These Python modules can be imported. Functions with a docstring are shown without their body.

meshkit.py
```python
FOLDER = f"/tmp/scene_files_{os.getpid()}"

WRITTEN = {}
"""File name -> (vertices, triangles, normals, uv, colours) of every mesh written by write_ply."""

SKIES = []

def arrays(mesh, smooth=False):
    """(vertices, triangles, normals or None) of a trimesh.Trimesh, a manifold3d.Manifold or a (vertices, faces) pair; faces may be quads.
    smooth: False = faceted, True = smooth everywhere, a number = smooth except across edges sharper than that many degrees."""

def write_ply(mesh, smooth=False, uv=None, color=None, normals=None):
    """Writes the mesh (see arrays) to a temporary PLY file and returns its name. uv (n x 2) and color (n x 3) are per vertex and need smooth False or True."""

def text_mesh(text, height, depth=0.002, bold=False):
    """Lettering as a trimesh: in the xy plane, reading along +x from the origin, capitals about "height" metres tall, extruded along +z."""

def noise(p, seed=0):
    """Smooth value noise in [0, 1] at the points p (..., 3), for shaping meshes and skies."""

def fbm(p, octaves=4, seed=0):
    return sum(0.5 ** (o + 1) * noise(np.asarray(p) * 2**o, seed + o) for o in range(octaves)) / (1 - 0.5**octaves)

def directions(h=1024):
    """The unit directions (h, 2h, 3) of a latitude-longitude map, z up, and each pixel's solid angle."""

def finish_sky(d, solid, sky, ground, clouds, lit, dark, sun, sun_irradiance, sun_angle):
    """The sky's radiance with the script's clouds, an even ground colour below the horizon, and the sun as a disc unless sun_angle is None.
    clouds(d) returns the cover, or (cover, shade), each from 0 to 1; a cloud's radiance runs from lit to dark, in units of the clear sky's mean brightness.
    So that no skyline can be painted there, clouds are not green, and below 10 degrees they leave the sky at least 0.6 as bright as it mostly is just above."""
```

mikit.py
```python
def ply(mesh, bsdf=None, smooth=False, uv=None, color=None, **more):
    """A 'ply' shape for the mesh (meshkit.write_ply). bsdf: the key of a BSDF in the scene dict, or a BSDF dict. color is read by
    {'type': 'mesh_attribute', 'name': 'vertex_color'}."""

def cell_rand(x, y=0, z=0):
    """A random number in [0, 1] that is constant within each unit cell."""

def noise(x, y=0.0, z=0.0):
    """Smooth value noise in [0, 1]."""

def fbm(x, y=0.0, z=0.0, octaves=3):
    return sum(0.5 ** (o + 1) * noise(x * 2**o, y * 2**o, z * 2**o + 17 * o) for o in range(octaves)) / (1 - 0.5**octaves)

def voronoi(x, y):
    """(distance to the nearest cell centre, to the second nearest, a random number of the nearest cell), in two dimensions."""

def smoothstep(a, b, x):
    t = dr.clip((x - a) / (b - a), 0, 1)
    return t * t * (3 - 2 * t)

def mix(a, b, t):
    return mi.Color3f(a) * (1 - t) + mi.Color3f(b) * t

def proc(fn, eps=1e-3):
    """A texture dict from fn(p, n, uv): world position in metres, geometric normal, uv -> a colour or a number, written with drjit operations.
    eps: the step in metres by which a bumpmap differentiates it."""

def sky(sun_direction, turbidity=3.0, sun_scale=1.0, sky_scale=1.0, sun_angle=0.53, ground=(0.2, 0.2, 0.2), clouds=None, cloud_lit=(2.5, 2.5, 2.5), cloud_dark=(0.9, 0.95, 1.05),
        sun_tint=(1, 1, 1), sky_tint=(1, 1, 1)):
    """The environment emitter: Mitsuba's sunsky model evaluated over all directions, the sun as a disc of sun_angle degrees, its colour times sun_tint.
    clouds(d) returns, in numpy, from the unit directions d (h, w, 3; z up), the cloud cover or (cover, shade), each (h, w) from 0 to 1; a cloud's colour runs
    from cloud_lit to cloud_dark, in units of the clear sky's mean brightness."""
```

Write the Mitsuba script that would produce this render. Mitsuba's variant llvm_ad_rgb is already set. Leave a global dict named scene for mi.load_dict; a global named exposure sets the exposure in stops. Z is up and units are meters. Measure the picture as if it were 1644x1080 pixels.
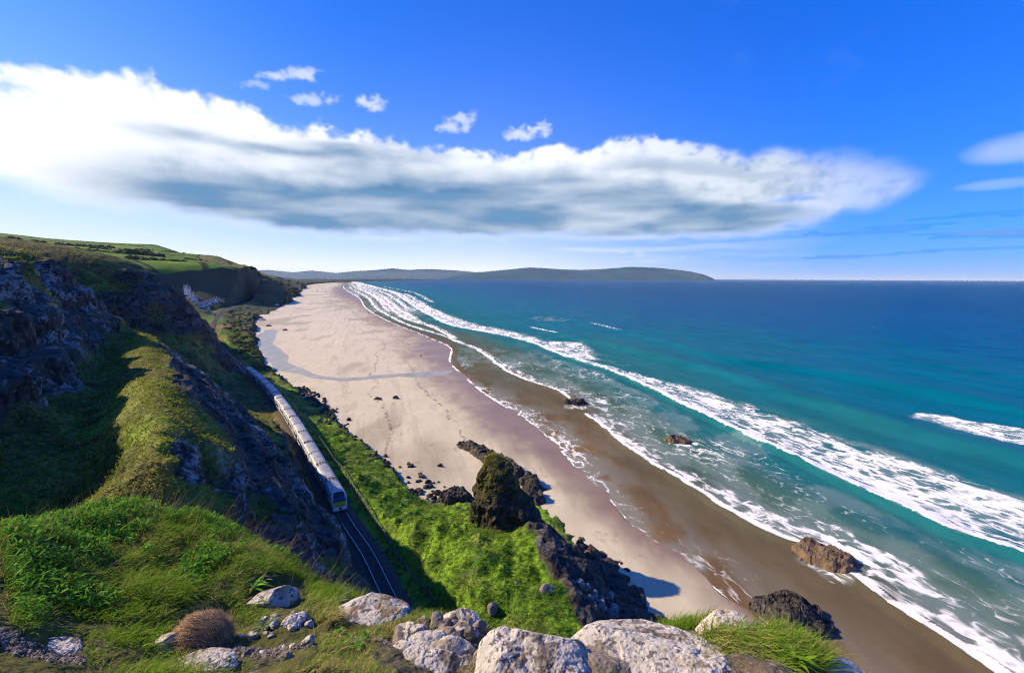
import math, random
import numpy as np, trimesh, shapely, drjit as dr, mitsuba as mi, mikit, meshkit
from scipy.interpolate import RBFInterpolator, PchipInterpolator, RegularGridInterpolator
from mikit import noise, fbm, voronoi, smoothstep, mix, proc, ply
T = mi.ScalarTransform4f
rng = np.random.default_rng(7)
random.seed(7)

# ------------------------------------------------------------------ camera, sky, exposure
EYE = np.array([0.0, 0.0, 50.0])                      # 50 m above the sea, on the cliff top
FOCAL, PITCH, ROLL = 731.0, math.radians(7.3), math.radians(0.264)
_f = np.array([0, math.cos(PITCH), -math.sin(PITCH)])
_r0 = np.array([1.0, 0, 0]); _u0 = np.cross(_r0, _f)
_r = math.cos(ROLL) * _r0 + math.sin(ROLL) * _u0
_u = -math.sin(ROLL) * _r0 + math.cos(ROLL) * _u0
HAZE = 1.5e-5
scene, labels = {}, {}
scene['haze_air'] = {'type': 'homogeneous', 'albedo': {'type': 'rgb', 'value': [0.74, 0.89, 0.99]}, 'sigma_t': HAZE}
scene['camera'] = {'type': 'perspective', 'fov_axis': 'x', 'fov': math.degrees(2 * math.atan(822 / FOCAL)), 'near_clip': 0.1, 'far_clip': 130000.0,
                   'to_world': T().look_at(origin=EYE.tolist(), target=(EYE + _f).tolist(), up=_u.tolist())}
exposure = 2.5
SUN_AZ, SUN_EL = -75.0, 32.5                           # degrees, azimuth from straight ahead (negative = left)
sun_dir = [math.cos(math.radians(SUN_EL)) * math.sin(math.radians(SUN_AZ)), math.cos(math.radians(SUN_EL)) * math.cos(math.radians(SUN_AZ)), math.sin(math.radians(SUN_EL))]


def sst(a, b, x):
    t = np.clip((x - a) / (b - a), 0, 1)
    return t * t * (3 - 2 * t)


_top = np.array([(-180, 15), (-110, 20), (-75, 21), (-60, 17), (-46.6, 16.2), (-42.9, 17.2), (-38.7, 18.4), (-36.4, 18.6), (-34, 17.9), (-30.4, 17.5), (-26.5, 16.9), (-22.8, 16.5), (-18.9, 16.6), (-14.9, 16.1), (-9.2, 15.6), (-3.3, 15.3), (2, 15),
                 (5.7, 16.2), (8.3, 15.2), (11.5, 16.4), (16.5, 16.1), (19.9, 14.9), (26.3, 13.5), (29.1, 14.2), (31.9, 13.4), (37, 12.6), (40.3, 11.2), (41.9, 10.0), (46, 7), (60, 4), (120, 4), (180, 15)])
_bot = np.array([(-180, 6), (-60, 8), (-47.5, 7.2), (-43.9, 6.7), (-39.7, 6), (-37.4, 5.9), (-33.4, 5.3), (-28.4, 4.6), (-23.4, 4.5), (-9.4, 4.6), (5.9, 4.3), (20.4, 4.3), (26.9, 4.3), (32.6, 5.3), (35.6, 6.1), (38.9, 7), (41, 8.1), (43, 9.6), (46, 8), (60, 5), (120, 6), (180, 6)])
_drk = np.array([(-180, 9), (-60, 9), (-46, 9.8), (-41.5, 10.9), (-34.5, 11.3), (-26.2, 12), (-16.4, 12.6), (-9.2, 13.2), (-1.8, 13), (5.8, 13.0), (13.1, 12), (17.3, 11.6), (23.4, 9.6), (29.6, 8.0), (36, 6.5), (42, 7), (180, 8)])


def clouds(d):
    az = np.degrees(np.arctan2(d[..., 0], d[..., 1])); el = np.degrees(np.arcsin(np.clip(d[..., 2], -1, 1)))
    def N(sx, sy, seed, octaves=4, warp=0.0):
        p = np.stack([az / sx, el / sy, 0 * az + seed * 3.7], -1)
        if warp:
            w = meshkit.fbm(p * 0.7, 3, seed + 50) - 0.5
            p = p + warp * np.stack([w, -w * 0.7, 0 * w], -1)
        return meshkit.fbm(p, octaves, seed)
    top = np.interp(az, _top[:, 0], _top[:, 1]); bot = np.interp(az, _bot[:, 0], _bot[:, 1]); drk = np.interp(az, _drk[:, 0], _drk[:, 1])
    n1, n2, n3 = N(8, 3.0, 1, 5, 1.8), N(13, 2.4, 2, 5, 1.6), N(5, 1.2, 3, 5, 1.2)
    soft = 0.9 + 2.4 * sst(18, 38, az)
    puff, fine = N(2.2, 1.6, 21, 5, 1.2), N(0.8, 0.65, 22, 5, 0.8)
    lump = 1 - sst(15, 32, az)
    bill = 1 - np.abs(2 * N(2.6, 1.9, 23, 3, 0.8) - 1)
    a = top - el + 3.0 * (n1 - 0.5) + 2.0 * (puff - 0.5) * (0.35 + 0.65 * lump) + 1.1 * (fine - 0.5) * lump + 0.4 * (bill - 0.7) * lump
    b = el - bot + 2.4 * (n2 - 0.5) + 1.0 * (puff - 0.5)
    cover = sst(0, soft, a) * sst(-0.2, 1.5, b)
    rag = sst(0.40, 0.60, 0.5 * n2 + 0.3 * puff + 0.2 * fine + 0.22 * np.clip(a / 3.0, 0, 1))
    cover = cover * (1 - (1 - rag) * sst(4.0, 0.3, a) * 0.8)
    hole = sst(0.60, 0.75, N(8, 1.6, 4, 4, 1.2)) * sst(22, 34, az) * 0.6
    cover = cover * (1 - hole) * (1 - 0.4 * sst(26, 42, az))
    # grey bases: the lower part of the bank, and a second fold above it on the left
    base = sst(1.8, -2.6, el - drk + 3.4 * (n1 - 0.5) + 2.6 * (n2 - 0.5) + 1.6 * (puff - 0.5)) * sst(-0.4, 1.6, b)
    fold = np.exp(-((el - (13.7 + 0.03 * (az + 30) + 3.0 * (n2 - 0.5))) / 0.9) ** 2) * sst(-43, -34, az) * sst(-2, -16, az) * 0.8
    fold2 = np.exp(-((el - (12.0 - 0.16 * (az - 22) + 4.0 * (n1 - 0.5))) / 1.1) ** 2) * sst(8, 16, az) * sst(38, 28, az) * 0.6
    strk = N(22, 0.9, 31, 5, 0.8)
    shade = np.clip(base * (0.84 + 0.8 * (n2 - 0.5) + 0.6 * (n3 - 0.5) + 0.35 * (strk - 0.5)) + fold * (0.8 + 1.2 * (n3 - 0.5)) + fold2, 0, 1) * sst(-50, -34, az)
    relief = np.clip(0.9 * (0.56 - puff) + 0.7 * (0.5 - fine), 0, 0.5) * sst(-46, -20, az)
    shade = np.maximum(shade, (0.06 + 0.36 * sst(0, 34, az)) * (0.5 + 1.0 * n1) + relief)
    # thin pale layers below the bank down to the horizon
    low = sst(-1, 1.2, el) * sst(9.0, 4.0, el) * np.clip(0.65 + 1.7 * (N(16, 0.55, 5, 5) - 0.5) , 0, 1) * sst(46, 22, az)
    lowd = sst(0.52, 0.68, N(18, 0.8, 6, 4, 0.6)) * sst(0.6, 1.2, el) * sst(6.4, 4.4, el) * sst(26, 36, az) * 0.75
    small = sst(0.56, 0.70, N(2.2, 0.8, 7, 4)) * np.exp(-((el - 2.9) / 1.1) ** 2) * sst(2, 8, az) * sst(27, 20, az)
    veil = 0.45 * np.exp(-np.clip(el, 0, 90) / 1.5) + (0.28 + 0.62 * sst(38, -5, az)) * np.exp(-np.clip(el, 0, 90) / 8.0) + 0.25 * sst(-15, -55, az) * np.exp(-np.clip(el - 6, 0, 90) / 14)
    cover2 = np.maximum.reduce([0.75 * low, lowd, 0.8 * small, veil])
    shade2 = np.where(lowd > np.maximum(low, veil), 0.9, 0.12 + 0.45 * sst(-10, 45, az))
    # ragged puffs above the bank
    def puffat(a0, e0, ra, re, seed, thr, amt):
        g = np.exp(-(((az - a0) / ra) ** 2 + ((el - e0 - 0.18 * (az - a0)) / re) ** 2))
        return 0.85 * amt * sst(0.05, 0.9, g - 3.4 * (0.56 - 0.5 * N(2.2, 0.8, seed, 5, 2.2) - 0.5 * fine)) * sst(0.05, 0.5, g)
    puffs = np.maximum.reduce([puffat(-24.6, 20.6, 3.2, 0.8, 11, 0.48, 0.75), puffat(-28, 19.2, 2.0, 0.6, 12, 0.5, 0.45), puffat(-22.9, 18.6, 2.8, 0.8, 13, 0.5, 0.65), puffat(-16.2, 19, 2.2, 0.9, 14, 0.46, 0.8),
                               puffat(-7, 17.6, 2.8, 1.2, 16, 0.45, 0.7), puffat(2.4, 17.1, 3.4, 1.1, 17, 0.42, 0.8)])
    right = 0.42 * sst(0.3, 0.95, np.exp(-(((az - 47) / 4.6) ** 2 + ((el - 10.6) / 1.5) ** 2)) * (0.3 + 0.9 * n1 + 0.5 * puff)) + 0.28 * sst(0.3, 0.95, np.exp(-(((az - 46) / 4.0) ** 2 + ((el - 8.0) / 0.6) ** 2)) * (0.6 + 0.8 * n1))
    cirrus = 0.06 * sst(-2, 10, az) * sst(0.5, 0.8, N(6, 2.5, 8, 5, 2.0)) * sst(40, 22, el)
    far = sst(0.58, 0.75, N(25, 9, 9, 5, 1.0)) * sst(52, 75, np.abs(az)) * sst(60, 30, el) * 0.8
    cov = np.maximum.reduce([cover, cover2, puffs, right, cirrus, far])
    sh = np.where(cover >= np.maximum(cover2, right), shade, np.where(cover2 > np.maximum(puffs, right), shade2, 0.25))
    sh = np.where((puffs > cover) & (puffs > cover2), 0.1, sh)
    # one smooth blend where bank and haze layers overlap
    wgt = cover / (cover + cover2 * (1 - cover) + 1e-3)
    mixed = wgt * shade + (1 - wgt) * shade2
    sh = np.where(np.maximum(puffs, right) > np.maximum(cover, cover2), sh, mixed)
    cov = np.where(np.maximum(puffs, right) > np.maximum(cover, cover2), cov, np.maximum(1 - (1 - cover) * (1 - cover2), np.maximum(cirrus, far)))
    return np.clip(cov, 0, 1), np.clip(sh, 0, 1)


scene['sky'] = mikit.sky(sun_dir, turbidity=2.5, ground=(0.26, 0.38, 0.56), clouds=clouds, cloud_lit=(3.3, 3.4, 3.6), cloud_dark=(0.36, 0.84, 1.50), sky_tint=(0.006, 0.37, 1.1), sun_tint=(1.0, 0.97, 0.90), sky_scale=1.0)

# ------------------------------------------------------------------ helpers


def ray(px, py):
    return _f + (px - 822) / FOCAL * _r + (540 - py) / FOCAL * _u


def at_z(px, py, z):
    d = ray(px, py)
    return EYE + d * ((z - EYE[2]) / d[2])


def at_y(px, py, Y):
    d = ray(px, py)
    return EYE + d * (Y / d[1])


def add(key, mesh, bsdf, smooth=False, uv=None, label=None, category=None, group=None, kind=None, **more):
    while key in scene:
        head, _, n = key.rpartition('_')
        key = f'{head}_{int(n) + 1:03d}' if n.isdigit() and len(n) == 3 else key + '_001'
    scene[key] = mesh if isinstance(mesh, dict) else ply(mesh, bsdf, smooth=smooth, uv=uv, **more)
    note = {k: v for k, v in (('label', label), ('category', category), ('group', group), ('kind', kind)) if v}
    if note:
        labels[key] = note
    return key


_used = set()


def thing(name, label, category, group=None):
    """The key of a thing that has parts only."""
    key, n = name, 0
    while key in _used or key in scene:
        n += 1
        key = f'{name}_{n:03d}'
    _used.add(key)
    labels[key] = {'label': label, 'category': category, **({'group': group} if group else {})}
    return key


def fb(p, scale, octaves=4, seed=0):
    return meshkit.fbm(np.asarray(p) / scale, octaves, seed) - 0.5


def ridged(p, scale, octaves=4, seed=0):
    p = np.asarray(p) / scale
    return sum(0.5 ** o * (1 - 2 * np.abs(meshkit.noise(p * 2 ** o, seed + o) - 0.5)) for o in range(octaves)) / (2 - 0.5 ** (octaves - 1))


def grid_faces(nr, nc, keep=None):
    i = np.arange(nr - 1)[:, None] * nc + np.arange(nc - 1)[None]
    q = np.stack([i, i + 1, i + nc + 1, i + nc], -1).reshape(-1, 4)
    if keep is not None:
        q = q[keep.ravel()[q].any(1)]
    return np.vstack([q[:, [0, 1, 2]], q[:, [0, 2, 3]]])


def compact(v, f, *extra):
    used = np.unique(f)
    back = np.zeros(len(v), int); back[used] = np.arange(len(used))
    return (v[used], back[f], *[e[used] for e in extra])


def vnormals(v, f):
    n = np.zeros_like(v)
    c = np.cross(v[f[:, 1]] - v[f[:, 0]], v[f[:, 2]] - v[f[:, 0]])
    for k in range(3):
        np.add.at(n, f[:, k], c)
    return n / (np.linalg.norm(n, axis=1, keepdims=True) + 1e-12)


_ICO = {}


def ico(n):
    if n not in _ICO:
        m = trimesh.creation.icosphere(n)
        _ICO[n] = (np.array(m.vertices), np.array(m.faces))
    return _ICO[n]


def rock(size, seed, subdiv=4, planes=14, rough=0.10, blocky=0.8, fine=0.0):
    """A broken boulder: a polytope from random planes, rounded a little and roughened."""
    r = np.random.default_rng(seed)
    d, f = ico(subdiv)
    n = r.normal(size=(max(9, int(planes)), 3)); n /= np.linalg.norm(n, axis=1, keepdims=True)
    h = r.uniform(0.72, 1.0, len(n))
    rad = np.min(np.where(d @ n.T > 0.05, h / np.maximum(d @ n.T, 0.05), 9), axis=1)
    rad = np.minimum(rad, 1.25)
    rad = blocky * rad + (1 - blocky)
    if planes < 0:                                                   # a worn block: flat faces, round edges
        rad = np.minimum((np.abs(d) ** -planes).sum(1) ** (1 / planes) * 0.95, np.min(np.where(d @ n[:9].T > 0.05, (0.80 + 0.2 * h[:9]) * 0.92 / np.maximum(d @ n[:9].T, 0.05), 9), axis=1))
    v = d * rad[:, None]
    w_ = v + 0.3 * np.stack([fb(v, 0.5, 3, seed % 83 + k) for k in (0, 7, 14)], 1)
    step = meshkit.noise(np.floor(w_ / [0.5, 0.5, 0.3]) + 0.5, seed % 71) - 0.5
    crack = np.clip(0.10 - np.abs(fb(w_, 0.8, 3, seed % 61)), 0, 1) / 0.10 if subdiv > 4 else 0
    v = v * (1 + rough * 2.4 * fb(v, 0.7, 4, seed % 97)[:, None] + fine * fb(v, 0.13, 3, seed % 89)[:, None] + (0.9 * rough * step - 0.5 * rough * crack ** 2)[:, None])
    return v * np.asarray(size), f


def rotz(v, a):
    c, s = math.cos(a), math.sin(a)
    return v @ np.array([[c, s, 0], [-s, c, 0], [0, 0, 1.0]])


def join(parts):
    vs, fs, at = [], [], 0
    for v, f in parts:
        vs.append(v); fs.append(np.asarray(f) + at); at += len(v)
    return np.vstack(vs), np.vstack(fs)


def boxm(x0, x1, y0, y1, z0, z1):
    m = trimesh.creation.box(extents=(x1 - x0, y1 - y0, z1 - z0))
    return np.array(m.vertices) + [(x0 + x1) / 2, (y0 + y1) / 2, (z0 + z1) / 2], np.array(m.faces)


def loft(rings, caps=True):
    """rings: (n, k, 3) closed outlines joined into a tube."""
    rings = np.asarray(rings, float); n, k = rings.shape[:2]
    v = rings.reshape(-1, 3)
    i, j = np.meshgrid(np.arange(n - 1), np.arange(k), indexing='ij')
    a, b = i * k + j, i * k + (j + 1) % k
    f = [np.stack([a, b, b + k], -1).reshape(-1, 3), np.stack([a, b + k, a + k], -1).reshape(-1, 3)]
    if caps:
        v = np.vstack([v, rings[0].mean(0), rings[-1].mean(0)])
        j = np.arange(k)
        f += [np.stack([(j + 1) % k, j, j * 0 + n * k], -1), np.stack([(n - 1) * k + j, (n - 1) * k + (j + 1) % k, j * 0 + n * k + 1], -1)]
    return v, np.vstack(f)


def blades(root, lean, length, width, bend, seg=3, rnd=None):
    """Grass blades as bent tapering strips; uv = (along, random)."""
    n = len(root)
    t = np.linspace(0, 1, seg + 1)
    side = np.cross(lean, [0, 0, 1.0]) + rng.normal(0, 0.35, (n, 3)); side /= np.linalg.norm(side, axis=1, keepdims=True) + 1e-9
    P = root[:, None] + lean[:, None] * (length[:, None] * t)[..., None]
    P = P + bend[:, None] * ((length[:, None] * t ** 2)[..., None])
    w = width[:, None] * (1 - t ** 1.6) ** 0.8 * 0.5
    L, R = P[:, :-1] - side[:, None] * w[:, :-1, None], P[:, :-1] + side[:, None] * w[:, :-1, None]
    v = np.concatenate([np.stack([L, R], 2).reshape(n, -1, 3), P[:, -1:]], 1)
    k = v.shape[1]
    f = []
    for s in range(seg - 1):
        f += [[2 * s, 2 * s + 1, 2 * s + 3], [2 * s, 2 * s + 3, 2 * s + 2]]
    f += [[2 * seg - 2, 2 * seg - 1, 2 * seg]]
    F = (np.arange(n)[:, None, None] * k + np.array(f)[None]).reshape(-1, 3)
    rnd = rng.random(n) if rnd is None else rnd
    uv = np.stack([np.broadcast_to(np.concatenate([np.repeat(t[:-1], 2), [1.0]]), (n, k)), np.broadcast_to(rnd[:, None], (n, k))], -1)
    return v.reshape(-1, 3), F, uv.reshape(-1, 2)


def leaves(root, direc, length, width, up, seg=3, rnd=None):
    """Broad pointed leaves, folded a little along the midrib."""
    n = len(root)
    prof = np.array([0.35, 1.0, 0.8, 0.0])[:seg + 1] if seg == 3 else np.array([0.3, 1.0, 0.0])
    t = np.linspace(0, 1, seg + 1)
    side = np.cross(direc, up); side /= np.linalg.norm(side, axis=1, keepdims=True) + 1e-9
    droop = -0.35 * length[:, None] * t ** 2
    P = root[:, None] + direc[:, None] * (length[:, None] * t)[..., None] + up[:, None] * droop[..., None]
    w = width[:, None] * prof * 0.5
    L = P - side[:, None] * w[..., None] + up[:, None] * (0.35 * w)[..., None]
    R = P + side[:, None] * w[..., None] + up[:, None] * (0.35 * w)[..., None]
    v = np.stack([L, P, R], 2).reshape(n, -1, 3); k = v.shape[1]
    f = []
    for s in range(seg):
        a = 3 * s
        f += [[a, a + 1, a + 4], [a, a + 4, a + 3], [a + 1, a + 2, a + 5], [a + 1, a + 5, a + 4]]
    F = (np.arange(n)[:, None, None] * k + np.array(f)[None]).reshape(-1, 3)
    rnd = rng.random(n) if rnd is None else rnd
    uv = np.stack([np.broadcast_to(np.repeat(t, 3), (n, k)), np.broadcast_to(rnd[:, None], (n, k))], -1)
    return v.reshape(-1, 3), F, uv.reshape(-1, 2)


def lines(pts, z=0.0):
    q = np.array([at_z(x, y, z)[:2] for x, y in pts])
    q = q[np.argsort(q[:, 1])]
    q = q[np.concatenate([[True], np.diff(q[:, 1]) > 0.05])]
    return q


def xofy(pts, lo=None, hi=None, z=0.0):
    """A coast-parallel line as x(y), y on a log scale, straight beyond its ends."""
    q = lines(pts, z)
    k = PchipInterpolator(np.log(q[:, 1]), q[:, 0], extrapolate=False)
    y0, y1 = q[0, 1], q[-1, 1]
    s0 = (q[1, 0] - q[0, 0]) / (q[1, 1] - q[0, 1]); s1 = (q[-1, 0] - q[-2, 0]) / (q[-1, 1] - q[-2, 1])
    def fn(Y):
        Y = np.asarray(Y, float)
        return np.where(Y < y0, q[0, 0] + s0 * (Y - y0), np.where(Y > y1, q[-1, 0] + s1 * (Y - y1), k(np.log(np.clip(Y, y0 + 1e-9, y1 - 1e-9)))))
    fn.y0, fn.y1 = y0, y1
    return fn


X_WATER = xofy([(560, 455), (575, 478), (589.6, 497), (626, 517), (691, 543), (724, 561), (721, 579), (744, 604), (770, 627), (856, 683), (892, 716), (915, 742), (940, 770), (975, 800), (1011, 842), (1044, 865), (1084, 889), (1113, 912), (1143, 942), (1195, 982)])
X_WET = xofy([(548, 458), (570, 490), (625, 522), (652, 535), (655, 568), (688, 591), (704, 617), (741, 650), (773, 690), (833, 726), (892, 767), (938, 809), (1010, 868), (1080, 915), (1160, 975)])
X_A = xofy([(747, 551), (777, 568), (810, 593), (849, 611), (902, 631), (925, 653), (990, 703), (1046, 745), (1087, 769), (1174, 822), (1261, 867), (1291, 876), (1384, 938), (1455, 991), (1526, 1033), (1597, 1079)])
X_B = xofy([(590, 459), (630, 470), (650, 481), (691, 506), (724, 522), (823, 542), (856, 552), (921, 578), (987, 599), (1099, 653), (1174, 691), (1261, 732), (1348, 774), (1435, 813), (1522, 854), (1644, 898)])
X_E = xofy([(575, 459), (600, 475), (626, 492), (652, 512), (691, 525), (731, 545)])
X_S1 = xofy([(921, 514), (980, 527), (1087, 555), (1174, 579), (1300, 597), (1400, 615), (1644, 664)])
X_S2 = xofy([(803, 512), (850, 526), (1000, 560), (1150, 600), (1300, 645), (1450, 690), (1644, 745)])
X_TRACK = xofy([(720, 1150), (662, 1030), (622, 955), (590, 890), (560, 845), (545, 820), (515, 766), (480, 702), (450, 655), (425, 624), (395, 597), (385, 586), (345, 515), (365, 495), (395, 486), (430, 478), (470, 466)], z=7.0)

# ------------------------------------------------------------------ materials
def mat(key, fn, rough=0.8, spec=0.3, bump=None, bscale=1.0, eps=0.02, **more):
    b = {'type': 'principled', 'base_color': proc(fn) if callable(fn) else {'type': 'rgb', 'value': list(fn)}, 'roughness': proc(rough) if callable(rough) else rough, 'specular': spec, **more}
    if bump:
        b = {'type': 'bumpmap', 'bump': {**proc(bump, eps)}, 'scale': bscale, 'bsdf': b}
    scene[key] = {'type': 'twosided', 'bsdf': b}


def c_land(p, n, uv):
    """uv.x = how lush the grass is, uv.y = how bare the rock is."""
    big, mid, fine = fbm(p.x / 14, p.y / 14, p.z / 14), fbm(p.x / 3, p.y / 3, p.z / 3, 4), fbm(p.x * 2.2, p.y * 2.2, p.z * 2.2, 3)
    dry = mix((0.030, 0.038, 0.014), (0.19, 0.155, 0.050), smoothstep(0.3, 0.7, 0.5 * mid + 0.5 * fine))
    lush = mix((0.022, 0.066, 0.008), (0.145, 0.27, 0.018), smoothstep(0.36, 0.64, 0.6 * mid + 0.4 * fine))
    lush = mix(lush, (0.16, 0.17, 0.05), 0.45 * smoothstep(0.56, 0.70, fbm(p.x / 5, p.y / 5, p.z / 5 + 4, 4)))
    g = mix(dry, lush, dr.clip(uv.x + 1.3 * (big - 0.5) + 0.8 * (mid - 0.5), 0, 1))
    r = mix((0.028, 0.027, 0.027), (0.085, 0.075, 0.065), fbm(p.x / 1.5, p.y / 1.5, p.z / 0.8, 4))
    lich = smoothstep(0.50, 0.62, 0.40 * fbm(p.x / 7 + 9, p.y / 7, p.z / 7, 3) + 0.30 * fbm(p.x / 1.1, p.y / 1.1, p.z / 1.1, 3) + 0.30 * fbm(p.x * 3, p.y * 3, p.z * 3, 3))
    strata = fbm(p.x / 9, p.y / 9, (p.z + 0.3 * p.x) * 1.1, 3)
    cracks = smoothstep(0.10, 0.0, dr.abs(fbm(p.x / 1.6, p.y / 1.6, p.z / 4, 3) - 0.5))
    r = r * (0.55 + 0.9 * strata) * (1 - 0.7 * cracks)
    r = mix(r, (0.30, 0.31, 0.31), lich * (0.15 + 0.5 * smoothstep(135.0, 110.0, p.y)) * smoothstep(7.0, 18.0, p.z))
    return mix(g, r, smoothstep(0.35, 0.65, uv.y + 0.7 * (mid - 0.5) + 0.35 * (fine - 0.5)))


mat('m_land', c_land, rough=0.9, spec=0.15, bump=lambda p, n, uv: fbm(p.x * 1.8, p.y * 1.8, p.z * 1.8, 4), bscale=0.35, eps=0.08)


def c_sand(p, n, uv):
    """uv.x = wetness (1 dark and wet), uv.y = metres from the water's edge."""
    m, f2 = fbm(p.x / 9, p.y / 9, 0.0, 4), fbm(p.x * 1.2, p.y * 0.5, 3.0, 3)
    dry = mix((0.435, 0.39, 0.275), (0.55, 0.505, 0.375), 0.6 * m + 0.4 * f2)
    spots = smoothstep(0.66, 0.72, fbm(p.x / 1.3, p.y / 2.2, 5.0, 3)) * smoothstep(0.5, 0.6, m)
    dry = mix(dry, (0.20, 0.15, 0.11), 0.35 * spots)
    dry = dry * (1 - 0.30 * smoothstep(0.52, 0.72, fbm(p.x / 22, p.y / 60, 9.0, 4)))
    streak = smoothstep(0.60, 0.66, fbm((p.x + 0.3 * p.y) / 3.0, (p.y - 0.3 * p.x) / 30, 4.0, 3))
    dry = dry * (1 - 0.10 * streak)
    for off, wid in ((27.0, 7.0), (46.0, 10.0)):                     # tide lines of weed and grit
        q = dr.abs(uv.y + off + wid * 2 * (fbm(p.x / 30, p.y / 30, off, 3) - 0.5))
        dry = dry * (1 - 0.5 * smoothstep(1.1, 0.1, q) * smoothstep(0.45, 0.62, fbm(p.x * 0.9, p.y * 0.5, off, 4)))
    wet = mix((0.165, 0.112, 0.075), (0.235, 0.165, 0.115), m)
    return mix(dry, wet, dr.clip(uv.x, 0, 1))


mat('m_sand', c_sand, rough=lambda p, n, uv: 0.85 - 0.5 * dr.clip(uv.x, 0, 1), spec=0.35, bump=lambda p, n, uv: fbm(p.x * 0.6, p.y * 0.25, 0.0, 4), bscale=0.10, eps=0.1)


def foam_amount(p, uv):
    a, b = 0.94 * p.x + 0.34 * p.y, 0.94 * p.y - 0.34 * p.x
    wx, wy = a + 2.6 * (fbm(a / 3.2, b / 4.5, 1.0, 4) - 0.5), b + 4.0 * (fbm(a / 3.2, b / 4.5, 8.0, 4) - 0.5)
    r1 = 1 - dr.abs(2 * noise(wx / 1.7, wy / 3.0, 3.0) - 1)
    r2 = 1 - dr.abs(2 * noise(wx / 0.7 + 5, wy / 1.2, 6.0) - 1)
    n = 0.44 * r1 + 0.24 * r2 + 0.32 * fbm(a / 5, b / 11, 2.0, 4)
    return 0.90 * smoothstep(0.0, 0.30, n - (1.04 - 0.92 * uv.y)) * smoothstep(0.02, 0.12, uv.y)


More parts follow.
